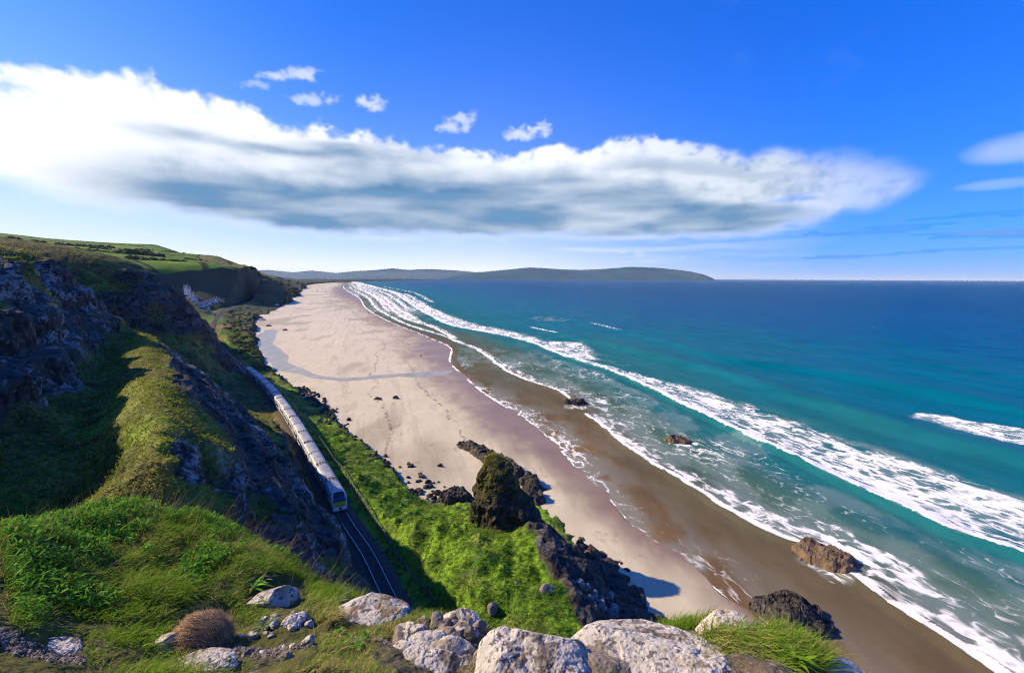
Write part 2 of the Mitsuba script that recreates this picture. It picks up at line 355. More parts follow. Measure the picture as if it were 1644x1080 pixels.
def c_sea(p, n, uv):
    """uv.x = depth step (0 water's edge, 1 first breaker, 3 main breaker, 5 deep), uv.y = foam density."""
    t = uv.x + 0.5 * (fbm(p.x / 30, p.y / 50, 0.0, 3) - 0.5)
    c = mix((0.150, 0.098, 0.056), (0.105, 0.086, 0.050), smoothstep(0.0, 0.9, t))
    c = mix(c, (0.055, 0.110, 0.090), smoothstep(0.85, 1.5, t))
    c = mix(c, (0.012, 0.125, 0.150), smoothstep(1.5, 2.8, t))
    c = mix(c, (0.000, 0.110, 0.185), smoothstep(2.9, 3.8, t))
    c = mix(c, (0.000, 0.070, 0.195), smoothstep(3.7, 4.7, t))
    c = mix(c, (0.000, 0.060, 0.175), smoothstep(4.6, 5.8, t))
    c = c * (1 + 0.35 * (fbm(p.x / 2.2, p.y / 6, 11.0, 4) - 0.5) * smoothstep(1.6, 0.6, t))
    c = c * (0.80 + 0.4 * fbm((0.94 * p.x + 0.34 * p.y) / 5, (0.94 * p.y - 0.34 * p.x) / 14, 3.0, 4))
    c = mix(c, (0.24, 0.32, 0.33), 0.4 * smoothstep(0.45, 0.75, fbm(p.x / 6, p.y / 10, 7.0, 4) + 0.35 * uv.y) * smoothstep(0.05, 0.5, uv.y))
    return mix(c, (0.86, 0.87, 0.88), foam_amount(p, uv))


mat('m_sea_gloss', c_sea, rough=lambda p, n, uv: 0.22 + 0.6 * dr.clip(uv.y * 2, 0, 1), spec=0.09, bump=lambda p, n, uv: fbm(p.x / 2.4, p.y / 1.5, 0.0, 5) * smoothstep(0.0, 1.6, uv.x + 0.25), bscale=0.30, eps=0.1)

scene['m_sea'] = {'type': 'twosided', 'bsdf': {'type': 'blendbsdf', 'weight': 0.24, 'a': {'type': 'diffuse', 'reflectance': proc(c_sea)}, 'b': scene.pop('m_sea_gloss')['bsdf']}}

# ------------------------------------------------------------------ land: a height field through measured points
C = []
def pt(X, Y, z): C.append((X, Y, z))
def pz(px, py, z): C.append(tuple(at_z(px, py, z)))
def py_(px, py, Y): C.append(tuple(at_y(px, py, Y)))
# own cliff under the viewer
for a in (-60, -40, -25, -10, 5, 20, 35, 60):
    s, c = math.sin(math.radians(a)), math.cos(math.radians(a))
    pt(2 * s, 2 * c, 46.5); pt(6 * s, 6 * c, 44.0 if a < 0 else 42.5)
for q in ((0, 14, 31), (8, 13, 29), (-8, 16, 30), (0, 28, 17), (10, 26, 15), (-12, 28, 22), (-6, 40, 10), (4, 40, 13), (20, 22, 8), (24, 10, 12), (24, 34, 2.5), (34, 20, 0.5), (18, 44, 3.5), (30, 50, -0.5), (40, 30, -2), (12, 40, 9), (32, 2, 8), (45, 5, -3)):
    pt(*q)
# left plateau
for q in ((-20, 0, 48.5), (-40, 0, 50), (-60, 10, 51), (-22, 20, 36.5), (-20, 9, 43.5), (-34, 28, 33), (-48, 30, 37), (-70, 30, 53), (-100, 65, 59), (-84, 50, 56.5), (-115, 86, 57), (-132, 101, 56.5), (-110, 40, 61), (-130, 60, 62), (-117, 123, 42), (-127, 130, 44), (-120, 20, 56), (-150, 120, 58), (-114, 108, 52), (-142, 138, 53), (-200, 120, 62)):
    pt(*q)
# rocky face on the left
for a in ((0, 408, 70), (40, 414, 80), (75, 419, 95), (105, 430, 100), (125, 500, 95), (150, 560, 88), (0, 440, 66), (0, 500, 55), (0, 600, 47), (0, 700, 42), (60, 560, 60), (60, 650, 52), (100, 600, 65), (50, 480, 75), (0, 780, 38), (90, 500, 84), (-120, 500, 55), (-120, 420, 70)):
    py_(*a)
# grassy hollow, the crest of the spur and its seaward side, as lines of closely spaced points
def line(pts, step=3.0, off=(0, 0, 0)):
    p = np.array([at_z(*a) for a in pts]) + np.asarray(off)
    d = np.concatenate([[0], np.cumsum(np.linalg.norm(np.diff(p, axis=0), axis=1))])
    for q in np.stack([np.interp(np.linspace(0, d[-1], int(d[-1] / step) + 2), d, p[:, k]) for k in range(3)], 1):
        pt(*q)
CREST_L = [(192, 543, 35.8), (203, 600, 35.9), (213, 660, 35.9), (226, 740, 35.4), (232, 800, 33.4)]
CREST_R = [(238, 536, 36.2), (262, 600, 36.6), (270, 660, 36.7), (290, 735, 35.7), (312, 800, 31.5), (345, 860, 26)]
line(CREST_L); line(CREST_R)
for q in ((-66, 46, 53), (-58, 38, 48), (-74, 52, 56), (-60, 44, 48.5)):
    pt(*q)
line([(172, 560, 34.9), (152, 620, 34.3), (135, 700, 32.6), (150, 770, 31.2), (165, 830, 29.5)], 4)
line([(110, 640, 34.8), (80, 720, 33.3), (60, 780, 31.8), (40, 840, 30)], 4)
line(CREST_R[:5], 4, (2.0, 1.7, -3.4)); line(CREST_R[:5], 4, (6.0, 5.1, -10.0)); line(CREST_R[:4], 4, (10.8, 9.2, -17.5)); line(CREST_R[:3], 4, (16.5, 14.1, -24.2))
line([(520, 900, 7.6), (510, 860, 7.8), (500, 820, 8.2), (478, 780, 9.5), (460, 742, 11.5)], 3)
for a in ((422, 702, 15.5), (395, 698, 17.5), (410, 708, 15.6)):
    pz(*a)
for q in ((-100, 122, 29), (-106, 130, 20), (-92, 128, 20), (-80, 120, 18), (-72, 114, 13), (-88, 130, 13), (-100, 165, 8.5), (-86, 150, 7.6), (-96, 142, 9.5), (-106, 150, 12), (-78, 132, 8.3), (-62, 110, 8), (-52, 98, 7.8), (-110, 120, 36), (-118, 134, 24)):
    pt(*q)
# second cliff
for a in ((280, 460, 190), (250, 447, 178), (200, 431, 168), (150, 424, 162), (110, 421, 158), (200, 530, 156), (130, 500, 145), (300, 490, 193), (340, 550, 190), (370, 600, 185), (388, 637, 166), (250, 520, 166), (300, 560, 167), (340, 620, 158), (270, 490, 178), (230, 470, 168), (180, 470, 160), (310, 520, 186)):
    py_(*a)
for q in ((-128, 202, 8.5), (-150, 228, 9.5), (-168, 238, 25), (-185, 250, 44), (-175, 215, 50), (-200, 220, 56), (-250, 260, 57), (-300, 200, 62)):
    pt(*q)
# rail shelf and the slope down to the sand
for Y in (48, 57, 66, 74, 85, 100, 120, 146, 171, 200, 230, 270, 330, 400):
    x = float(X_TRACK(Y)); pt(x, Y, 6.9)
for a in ((430, 588, 2.2), (462, 612, 2.0), (490, 638, 2.0), (530, 668, 1.8), (570, 702, 1.6), (600, 730, 1.6), (640, 770, 1.6), (665, 810, 2.6), (740, 822, 3.0), (765, 832, 5.0), (700, 850, 8), (760, 900, 10), (800, 950, 11.2), (700, 960, 8.6), (640, 920, 7.2), (860, 1000, 11.5), (640, 790, 4.8), (590, 760, 5.3), (740, 838, 4.2), (600, 800, 7), (560, 760, 6.8),
          (850, 912, 10.5), (880, 945, 11.8), (895, 1000, 12.5), (865, 850, 9), (900, 884, 8.5), (945, 922, 6.5), (985, 960, 4.6), (1002, 1000, 3.0)):
    pz(*a)
for q in ((10, 78, 1.0), (14, 73, 0.9), (18, 68, 0.8), (21, 61, 0.8), (23, 54, 0.8), (14, 66, 2.0), (0, 86, 2.0), (30, 70, -0.8), (10, 100, 0), (-20, 130, -0.5), (-60, 190, -0.4), (-80, 230, -0.3)):
    pt(*q)
for a in ((446, 572), (488, 614), (520, 640), (556, 668), (600, 698), (640, 736), (680, 775), (712, 800), (600, 600), (560, 560), (700, 700), (480, 550), (470, 590), (520, 600), (650, 640), (700, 760), (560, 640), (630, 690), (760, 780), (440, 545), (450, 520), (460, 560)):
    pz(*a, 0.4)
# shore land beyond the second cliff, towards the far cliff
for a in ((420, 560, 1.5), (412, 530, 1.8), (425, 512, 1.8), (445, 492, 1.8), (470, 478, 2), (400, 540, 6), (385, 560, 7), (370, 530, 7), (400, 510, 6.5), (430, 490, 6.5), (340, 500, 8.5), (345, 490, 9), (420, 480, 7.5), (455, 472, 7), (455, 462, 4)):
    pz(*a)
C = np.array(C)
rbf = RBFInterpolator(C[:, :2], C[:, 2], kernel='linear', smoothing=0.0)


X_EDGE = xofy([(498, 458), (482, 470), (470, 480), (452, 492), (428, 503), (410, 515), (405, 530), (412, 558), (427, 587), (462, 615), (490, 640), (530, 668), (570, 702), (600, 730), (640, 768), (668, 806)], z=1.7)


def rail_flat(X, Y, z):
    e = X - X_EDGE(Y) + 5.0 * fb(np.stack([X / 1.0, Y, 0 * X], -1), 9.0, 4, 77) * np.clip(Y / 150, 0.6, 5)
    k = sst(92, 102, Y)
    z = np.where((e < -0.6) & (k > 0.5), np.maximum(z, 2.1 + 0.9 * sst(-1, -8, e)), z)
    z = z + k * sst(-1.2, 0.8, e) * (np.minimum(z, -1.2) - z)
    d = np.abs(X - X_TRACK(Y)) * np.cos(np.arctan(0.72))
    return z + (6.85 - z) * sst(6.0, 2.6, d) * sst(40, 46, Y)


AZ = np.radians(np.linspace(-62, 34, 540))
RF = np.exp(np.linspace(math.log(4.0), math.log(440.0), 640))
ac, rc = AZ[::3], RF[::2]
A2, R2 = np.meshgrid(ac, rc, indexing='ij')
zc = rbf(np.stack([R2 * np.sin(A2), R2 * np.cos(A2)], -1).reshape(-1, 2)).reshape(A2.shape)
HG = RegularGridInterpolator((ac, np.log(rc)), zc, bounds_error=False, fill_value=None)


def height(X, Y):
    a, r = np.arctan2(X, Y), np.hypot(X, Y)
    z = HG(np.stack([np.clip(a, ac[0], ac[-1]), np.log(np.clip(r, rc[0], rc[-1]))], -1))
    return rail_flat(X, Y, z)


def adaptive(hfun, az, r0, r1, nfine, nout, power=0.35):
    """Columns of points along each azimuth, denser where the ground is steep or near."""
    rf = np.exp(np.linspace(math.log(r0), math.log(r1), nfine))
    A, R = np.meshgrid(az, rf, indexing='ij')
    Z = hfun((R * np.sin(A)).ravel(), (R * np.cos(A)).ravel()).reshape(A.shape)
    ds = np.hypot(np.diff(R, axis=1), np.diff(Z, axis=1)) / R[:, 1:]
    s = np.concatenate([np.zeros((len(az), 1)), np.cumsum(ds, 1)], 1)
    out = np.stack([np.interp(np.linspace(0, 1, nout), s[i] / s[i, -1], np.log(rf)) for i in range(len(az))])
    return np.repeat(az[:, None], nout, 1), np.exp(out)


A, R = adaptive(height, AZ, 4.5, 430.0, 900, 560)
X, Y = R * np.sin(A), R * np.cos(A)
Z = height(X.ravel(), Y.ravel()).reshape(X.shape)
V = np.stack([X, Y, Z], -1).reshape(-1, 3)
Fc = grid_faces(*X.shape)[:, ::-1]
Nn = vnormals(V, Fc); Nn *= np.sign(Nn[:, 2:3] + 1e-9)
dtrack = np.abs(V[:, 0] - X_TRACK(V[:, 1])) * 0.81
seaward = sst(0, 6, V[:, 0] - X_TRACK(V[:, 1]))
steep = sst(0.80, 0.55, Nn[:, 2])
px_left = sst(-0.75, -0.95, np.arctan2(V[:, 0], V[:, 1])) * sst(120, 100, np.hypot(V[:, 0], V[:, 1]))
spine = sst(2.5, 5.0, V[:, 0] + 0.25 * (V[:, 1] - 60) + 5 * fb(V, 5, 3, 44)) * sst(85, 75, V[:, 1])
face = sst(0.88, 0.66, Nn[:, 2]) * (1 - seaward) * sst(32, 26, V[:, 2]) * sst(140, 120, V[:, 1])
bare = np.clip(0.45 * face + steep * (0.70 + 0.3 * px_left) + 0.9 * spine + 1.7 * (fb(V, 12, 3, 5)) * (0.3 + steep) + 0.25 * px_left, 0, 1)
far_fade = sst(600, 150, np.hypot(V[:, 0], V[:, 1]))
calm = sst(3.0, 6.5, dtrack)
hum = (0.9 * ridged(V * [1, 1, 1.5], 4.0, 3, 3) + 0.5 * fb(V, 1.4, 3, 4)) - 0.5 + seaward * (0.9 * ridged(V * [1, 1, 1.4], 2.1, 2, 23) - 0.5)
ledge = ((V[:, 2] + 0.30 * V[:, 0] + 0.18 * V[:, 1] + 6 * fb(V, 14, 3, 31)) / 4.6) % 1.0
ledge = np.where(ledge < 0.75, ledge / 0.75, (1 - ledge) / 0.25)
rk = 1.5 * (ledge - 0.5) + 1.1 * (ridged(V, 1.6, 3, 33) - 0.5) + 2.6 * (ridged(V * [1, 1, 0.55], 9.0, 4, 9) - 0.55) + 1.6 * np.abs(fb(V * [1.2, 1.2, 0.5], 3.0, 4, 11))
big = (ridged(V * [1, 1, 1.3], 7.0, 3, 14) - 0.66) * 4.2 * seaward * sst(3.5, 7, V[:, 2]) * sst(140, 100, V[:, 1])
disp = calm * ((1 - bare) * big + (1 - bare) * hum * (0.45 + 0.5 * seaward) + np.clip(bare * 1.2, 0, 1) * rk * (0.9 + 0.7 * px_left + 0.5 * sst(130, 150, V[:, 1])))
edge = sst(4.5, 9.0, np.hypot(V[:, 0], V[:, 1]))
V = V + Nn * (disp * edge)[:, None]
lush = np.clip(0.16 + 0.85 * seaward * sst(170, 110, V[:, 1]) + 0.40 * seaward - 0.15 * px_left - 0.35 * (1 - seaward) * sst(120, 145, V[:, 1]), 0, 1.0)
UV = np.stack([lush, bare], 1)
LAND_V, LAND_N, LAND_UV = V, vnormals(V, Fc), UV
LAND_N = LAND_N * np.sign(LAND_N[:, 2:3] + 1e-9)
add('cliff', (V, Fc), 'm_land', smooth=True, uv=UV, kind='structure', label='grassy coastal cliffs with dark bare rock and a green slope down to the sand')

# ------------------------------------------------------------------ beach and sea
az = np.radians(np.linspace(-46, 62, 560))
rr = 50 / np.tan(np.linspace(math.radians(46), math.radians(0.16), 420))
rr = np.concatenate([rr, [22000, 30000, 45000]])
A, R = np.meshgrid(az, rr, indexing='ij')
X, Y = R * np.sin(A), R * np.cos(A)
w = X - X_WATER(Y)
slope = np.where(w < 0, 0.022, 0.03)
Z = np.clip(-w * slope, -2.5, 1.6) + 0.06 * (meshkit.fbm(np.stack([X / 14, Y / 25, 0 * X], -1), 3, 3) - 0.5) * sst(0, -8, w)
ww = X_WET(Y) - X_WATER(Y)
wet = sst(1.0, -1.0, (X_WET(Y) - X) / np.clip(0.075 * np.hypot(X, Y), 2.5, 40) + 1.2 * (meshkit.fbm(np.stack([X / 6, Y / 9, 0 * X], -1), 4, 4) - 0.5))
keep = (w < 25 + 0.02 * R) & (R < 9000)
v, f, uv = compact(np.stack([X, Y, Z], -1).reshape(-1, 3), grid_faces(*X.shape, keep=keep)[:, ::-1], np.stack([wet, w], -1).reshape(-1, 2))
add('beach', (v, f), 'm_sand', smooth=True, uv=uv, kind='structure', label='long pale sand beach, brown where it is wet')

az = np.radians(np.concatenate([np.linspace(-46, 54, 820), np.linspace(55, 120, 30)]))
rr = 50 / np.tan(np.linspace(math.radians(52), math.radians(0.115), 560))
rr = np.concatenate([rr, [30000, 40000, 60000, 90000]])
A, R = np.meshgrid(az, rr, indexing='ij')
X, Y = R * np.sin(A), R * np.cos(A)
Ys = np.maximum(Y, 30.0)
w = X - X_WATER(Ys)
wA, wB = X_A(Ys) - X_WATER(Ys), X_B(Ys) - X_WATER(Ys)
wA = np.where(Ys > 350, np.minimum(wA, 0.35 * wB), wA); wA = np.maximum(wA, 3); wB = np.maximum(wB, wA + 8)
t = np.where(w < wA, w / wA, np.where(w < wB, 1 + 2 * (w - wA) / (wB - wA), np.where(w < wB + 150, 3 + (w - wB) / 150, 4 + (w - wB - 150) / 500)))
t = np.clip(t, -0.5, 6)
t = np.maximum(t, (1.35 * sst(75, 290, Ys) + 0.5 * (meshkit.fbm(np.stack([X / 14, Y / 30, 0 * X], -1), 3, 71) - 0.5) * sst(75, 200, Ys)) * sst(-1, 7, w) + np.minimum(t, 0) * (w < 0))
P3 = np.stack([X, Y, 0 * X], -1)
wob = meshkit.fbm(P3 / 22, 3, 7) - 0.5
wob2 = meshkit.fbm(P3 / 6, 3, 8) - 0.5
VARY = meshkit.fbm(P3 / [5, 11, 1], 3, 61)
foam = np.zeros_like(X); Zs = np.zeros_like(X)
nearf = sst(900, 350, R)


def breaker(xl, y0, y1, dens, width, tail, hgt, jag=1.0, ramp=8.0, tail_d=0.45):
    """White water behind a front: dense over WIDTH metres, thinning over TAIL; the front stands HGT high."""
    global foam, Zs
    d = X - (xl(Ys) + jag * (1.6 * wob + 1.2 * wob2))
    on = sst(y0 - ramp * 0.1, y0 + ramp, Ys) * sst(y1 + ramp * 0.1, y1 - ramp, Ys)
    W = width(Ys) if callable(width) else width; Tt = tail(Ys) if callable(tail) else tail
    prof = np.where(d < 0, sst(-np.clip(0.008 * R, 0.6, 8), 0.1, d), np.where(d < W, dens, np.maximum(0, dens * tail_d * np.exp(-(d - W) / Tt)) + dens * (1 - tail_d) * sst(W * 0.6, 0.0, d - W)))
    prof = prof * np.where(d > 1.2, 0.86 + 0.75 * (VARY - 0.5), 1)
    prof = np.where((d >= 0) & (d < 0.9 + 0.25 * W * 0.3), np.maximum(prof, 0.98), prof)
    foam = np.maximum(foam, on * np.clip(prof, 0, 1))
    Zs = Zs + on * hgt * np.where(d < 0, sst(-3.2, 0.3, d), np.exp(-np.maximum(d, 0) / 7.0)) * nearf


def wtable(pts):
    p = np.array(pts, float)
    return lambda y: np.interp(y, p[:, 0], p[:, 1])


breaker(X_B, 40, 290, 0.77, wtable([(40, 36), (110, 26), (145, 24), (185, 22), (240, 8), (300, 3)]), wtable([(40, 14), (185, 9), (300, 3)]), 1.5, ramp=14)
breaker(X_B, 270, 366, 0.74, wtable([(270, 10), (345, 34)]), 10, 0.7, ramp=10)
breaker(X_B, 330, 6000, 0.84, wtable([(355, 10), (440, 26), (600, 20), (1000, 14), (5000, 60)]), 25, 0.7, jag=3, ramp=18)
breaker(X_A, 30, 168, 0.70, wtable([(30, 9), (70, 10), (95, 8), (140, 3), (175, 5)]), wtable([(30, 16), (80, 12), (150, 6)]), 0.45, ramp=6)
breaker(X_A, 180, 345, 0.70, wtable([(180, 2), (230, 6), (300, 4), (345, 1)]), 8, 0.35, ramp=12)
breaker(X_E, 360, 6000, 0.78, wtable([(360, 2), (550, 10), (1000, 14), (5000, 40)]), 12, 0.3, jag=2.5, ramp=20)
for k_, (fr_, y0_, y1_, dn_) in enumerate(((0.22, 300, 2500, 0.62), (0.62, 520, 5000, 0.7), (0.80, 700, 6000, 0.7), (0.40, 620, 4000, 0.66), (1.25, 560, 1500, 0.6), (1.5, 900, 2600, 0.6))):
    breaker(lambda y, f_=fr_: X_WATER(y) + f_ * (X_B(y) - X_WATER(y)), y0_, y1_, dn_, wtable([(300, 2.5), (1000, 7), (5000, 25)]), 10, 0.3, jag=2.0 + k_, ramp=60)
# thin swash line at the water's edge and froth left behind it
dw = w - 0.4 - 0.8 * wob2
edge_w = np.clip(0.0045 * R, 0.22, 6)
foam = np.maximum(foam, 1.0 * sst(-edge_w, -0.3 * edge_w, dw) * sst(edge_w * 0.9, 0.1 * edge_w, dw) * (0.82 + 0.18 * sst(80, 130, Ys)))
froth = sst(0, 0.5, dw) * np.exp(-np.maximum(dw, 0) / np.interp(Ys, [60, 100, 160, 300], [12, 11, 15, 10])) * np.interp(Ys, [55, 70, 100, 130, 200, 240], [0.46, 0.52, 0.58, 0.66, 0.62, 0.25])
foam = np.maximum(foam, froth)
# general froth between the breakers, offshore patch, small caps
mid = sst(1.0, 1.25, t) * sst(3.0, 2.6, t) * (0.39 + 0.46 * (meshkit.fbm(P3 / [14, 26, 1], 4, 12) - 0.5)) * sst(420, 250, Ys)
foam = np.maximum(foam, mid)
farfroth = sst(0.1, 0.4, t) * sst(3.3, 2.6, t) * sst(380, 700, Ys) * (0.46 + 0.6 * (meshkit.fbm(P3 / [40, 90, 1], 4, 13) - 0.5))
foam = np.maximum(foam, farfroth)
def patch(px, py, rx, ry, ang, dens, seed):
    global foam
    c = at_z(px, py, 0)
    dx, dy = X - c[0], Y - c[1]
    a = math.radians(ang); ux, uy = dx * math.cos(a) + dy * math.sin(a), -dx * math.sin(a) + dy * math.cos(a)
    g = (ux / rx) ** 2 + (uy / ry) ** 2 + 1.2 * (meshkit.fbm(P3 / (0.35 * min(rx, ry) + 1), 3, seed) - 0.5)
    foam = np.maximum(foam, dens * sst(1.0, 0.45, g))
patch(1610, 695, 26, 14, 115, 0.66, 31)
patch(880, 512, 30, 60, 15, 0.36, 32)
patch(960, 575, 14, 34, 25, 0.30, 33)
patch(1150, 700, 10, 22, 25, 0.34, 34)
patch(1090, 710, 4.5, 5, 0, 0.7, 35)
patch(960, 655, 3, 8, 25, 0.55, 36)
patch(1400, 900, 6, 10, 20, 0.70, 37)
patch(1340, 850, 3, 6, 20, 0.5, 38)
patch(1345, 905, 8, 7, 20, 0.55, 39)
patch(1095, 712, 7, 6, 0, 0.62, 40)
patch(930, 652, 8, 6, 0, 0.55, 41)
d = X - X_S2(Ys)
foam = np.maximum(foam, 0.9 * sst(-2, 0, d) * sst(7, 1, d) * sst(402, 412, Ys) * sst(475, 455, Ys))
d = X - X_S1(Ys)
foam = np.maximum(foam, 0.8 * sst(-2, 0, d) * sst(5, 1, d) * sst(425, 440, Ys) * sst(520, 500, Ys))
# swell
def swell(xl, hgt, wid, y0, y1):
    global Zs
    d = X - xl(Ys) - 5 * wob
    Zs = Zs + hgt * np.where(d < 0, np.exp(-(d / wid) ** 2), np.exp(-(d / (2.2 * wid)) ** 2)) * sst(y0 - 30, y0 + 30, Ys) * sst(y1 + 80, y1 - 80, Ys) * sst(650, 260, R)
swell(X_S1, 2.6, 7, 20, 560)
swell(X_S2, 2.6, 6, 20, 480)
swell(lambda y: X_S1(y) + 0.28 * y + 30, 2.2, 9, 20, 700)
swell(lambda y: X_B(y) * 0.5 + X_A(y) * 0.5 + 2, 0.45, 3.5, 20, 170)
ph = w / 46 + 0.7 * (meshkit.fbm(P3 / 160, 3, 17) - 0.5) * 4 + Ys / 900
Zs = Zs + 0.55 * np.sin(2 * np.pi * ph) * sst(3.4, 4.0, t) * sst(900, 400, R)
ph2 = (X * 0.9 + Ys * 0.45) / 17 + 3 * (meshkit.fbm(P3 / 60, 3, 18) - 0.5)
Zs = Zs + 0.10 * np.sin(2 * np.pi * ph2) * sst(1.2, 2.0, t) * sst(300, 120, R)
Zs = Zs + 0.35 * foam * wob2 * nearf
keep = (w > -4 - 0.004 * R)
v, f, uv = compact(np.stack([X, Y, Zs], -1).reshape(-1, 3), grid_faces(*X.shape, keep=keep)[:, ::-1], np.stack([t, np.clip(foam, 0, 1)], -1).reshape(-1, 2))
uv[uv < 1e-3] = 0
add('sea', (v, f), 'm_sea', smooth=True, uv=uv, kind='structure', label='blue green sea with lines of white breakers')
# ------------------------------------------------------------------ far land: third cliff, hillside fields, plain, headland, mountains
def c_fields(p, n, uv):
    """uv.x = field width in metres, uv.y = 1 for farmed land, 0 for rough slope."""
    s = uv.x
    q, h = p.x + 0.35 * p.y, p.y - 0.2 * p.x
    wx, wy = q / s, h / (s * 1.3)
    a, b, k = voronoi(wx + 0.3 * noise(wx * 2, wy * 2), wy)
    f = mix((0.065, 0.15, 0.022), (0.16, 0.26, 0.035), k)
    f = mix(f, (0.20, 0.17, 0.06), smoothstep(0.78, 0.82, k))
    f = mix(f, (0.02, 0.035, 0.02), 1 - smoothstep(0.03, 0.10, b - a))
    f = f * (0.8 + 0.4 * fbm(p.x / 40, p.y / 40, 0.0))
    f = mix(f, f * 0.10 + mi.Color3f(0.001, 0.016, 0.034), smoothstep(150.0, 400.0, s))
    rough = mix((0.022, 0.034, 0.026), (0.075, 0.090, 0.058), fbm(p.x / 30, p.y / 30, p.z / 14, 5))
    rough = mix(rough, rough * 0.12 + mi.Color3f(0.001, 0.014, 0.034), smoothstep(150.0, 400.0, s))
    return mix(rough, f, smoothstep(0.4, 0.6, uv.y + 0.3 * (fbm(p.x / (s * 0.8), p.y / (s * 0.8), 2.0) - 0.5)))


mat('m_fields', c_fields, rough=0.95, spec=0.1)
C = []
for a in ((230, 432, 640), (300, 431, 700), (350, 431, 745), (380, 430, 775), (402, 428.5, 840), (412, 432, 920), (430, 447, 1150), (445, 459, 1260), (330, 472, 668), (350, 472, 690), (380, 467, 735), (300, 472, 650), (270, 470, 630), (400, 464, 800), (415, 463, 920), (430, 464, 1050), (350, 448, 728), (390, 447, 780), (300, 448, 682), (415, 446, 935), (240, 450, 630),
          (300, 408, 1800), (200, 391.5, 2200), (250, 392, 2300), (350, 411, 1900), (388, 422, 1450), (120, 394, 1900), (80, 398, 1500), (150, 405, 1200), (100, 413, 700), (200, 428, 760), (300, 428, 820), (360, 427, 920), (395, 425, 1100), (230, 412, 1300), (0, 384, 620), (60, 391, 650), (112, 405, 640), (0, 408, 450), (50, 414, 470), (140, 421, 520), (0, 376, 3000), (50, 380, 3000), (100, 386, 2900), (-150, 372, 3000), (-200, 384, 600), (-300, 400, 400), (-200, 400, 1200)):
    py_(*a)
for a in ((300, 497, 9.5), (320, 495, 9), (350, 493, 9), (375, 490, 9), (400, 484.5, 9), (430, 476.5, 8), (452, 469, 6), (345, 512, 7), (330, 505, 8), (390, 490, 7.5), (440, 520, -0.5), (460, 505, -0.8), (480, 490, -1), (500, 475, -1), (520, 466, -1), (450, 540, -0.5), (425, 510, 1.9), (445, 492, 1.8), (470, 478, 2), (480, 466, 2), (455, 475, 5), (430, 486, 6), (400, 505, 7), (390, 520, 7)):
    pz(*a)
for q in ((-760, 1420, 4), (-880, 1750, 3), (-1000, 1500, 60), (-1400, 2500, 40), (-1700, 3300, 20), (-2600, 3800, 100), (-3400, 4000, 200), (-1000, 2200, 3), (-3400, 5500, 60), (-5000, 6000, 150), (-1600, 4500, 2),
          (-200, 330, 7), (-240, 360, 9), (-300, 330, 57), (-280, 300, 56), (-350, 300, 60), (-330, 395, 56), (-380, 440, 56), (-430, 510, 57), (-345, 460, 10), (-300, 410, 10), (-110, 420, -1), (-180, 520, -1), (-270, 720, -1), (-420, 1127, -1), (-700, 1900, -1), (-190, 420, 1.8), (-240, 520, 1.8)):
    pt(*q)
C = np.array(C)
rb2 = RBFInterpolator(C[:, :2], C[:, 2], kernel='linear')
af = np.radians(np.linspace(-64, -15, 150)); rf = np.exp(np.linspace(math.log(380), math.log(6500), 170))
A2, R2 = np.meshgrid(af, rf, indexing='ij')
zf = rb2(np.stack([R2 * np.sin(A2), R2 * np.cos(A2)], -1).reshape(-1, 2)).reshape(A2.shape)
HF = RegularGridInterpolator((af, np.log(rf)), zf, bounds_error=False, fill_value=None)


def height_far(X, Y):
    a, r = np.arctan2(X, Y), np.hypot(X, Y)
    z = HF(np.stack([np.clip(a, af[0], af[-1]), np.log(np.clip(r, rf[0], rf[-1]))], -1))
    z = np.where(r < 470, z * sst(400, 470, r) + height(X, Y) * (1 - sst(400, 470, r)) - 0.6 * sst(440, 400, r), z)
    e = X - X_EDGE(Y) + 5.0 * fb(np.stack([X, Y, 0 * X], -1), 9.0, 4, 77) * np.clip(Y / 150, 0.6, 5)
    z = np.where((e < -1) & (Y < 1900), np.maximum(z, 2.1), z)
    z = z + sst(-1.5, 1.5, e) * (np.minimum(z, -1.2) - z) * (Y < 3500)
    d = np.abs(X - X_TRACK(Y)) * 0.81
    return z + (6.8 - z) * sst(12, 4, d) * sst(1100, 900, Y)


A, R = adaptive(height_far, np.radians(np.linspace(-64, -16, 330)), 385, 6400, 700, 300)
X, Y = R * np.sin(A), R * np.cos(A)
Z = height_far(X.ravel(), Y.ravel()).reshape(X.shape)
V = np.stack([X, Y, Z], -1).reshape(-1, 3); Fc = grid_faces(*X.shape)[:, ::-1]
Nn = vnormals(V, Fc); Nn *= np.sign(Nn[:, 2:3] + 1e-9)
bare = sst(0.93, 0.75, Nn[:, 2])
V = V + Nn * ((7 * bare * (ridged(V * [1, 1, 0.5], 45, 4, 2) - 0.5) + 1.6 * (1 - bare) * (fb(V, 20, 4, 3) + 0.8 * ridged(V, 14, 2, 4) - 0.4) * sst(6.5, 10, V[:, 2]) + 0.6 * fb(V, 9, 3, 8)) * sst(400, 480, np.hypot(V[:, 0], V[:, 1])))[:, None]
farmed = sst(48, 56, V[:, 2]) * (1 - bare) * sst(640, 760, np.hypot(V[:, 0] + 0.2 * V[:, 1], V[:, 1]))
wood = sst(-0.78, -0.84, np.arctan2(V[:, 0], V[:, 1])) * sst(1100, 800, np.hypot(V[:, 0], V[:, 1]))
farmed = np.where(V[:, 2] < 46, 0.46 * (1 - bare) * sst(3, 5, V[:, 2]) * sst(20, 12, V[:, 2]), np.maximum(farmed * (1 - wood), 0.6 * (1 - bare) * (1 - wood)))
add('hillside', (V, Fc), 'm_fields', smooth=True, uv=np.stack([95 + 0 * V[:, 0], farmed], 1), kind='structure', label='green hillside of small fields above the far cliff')
FAR_V, FAR_FARMED = V, farmed

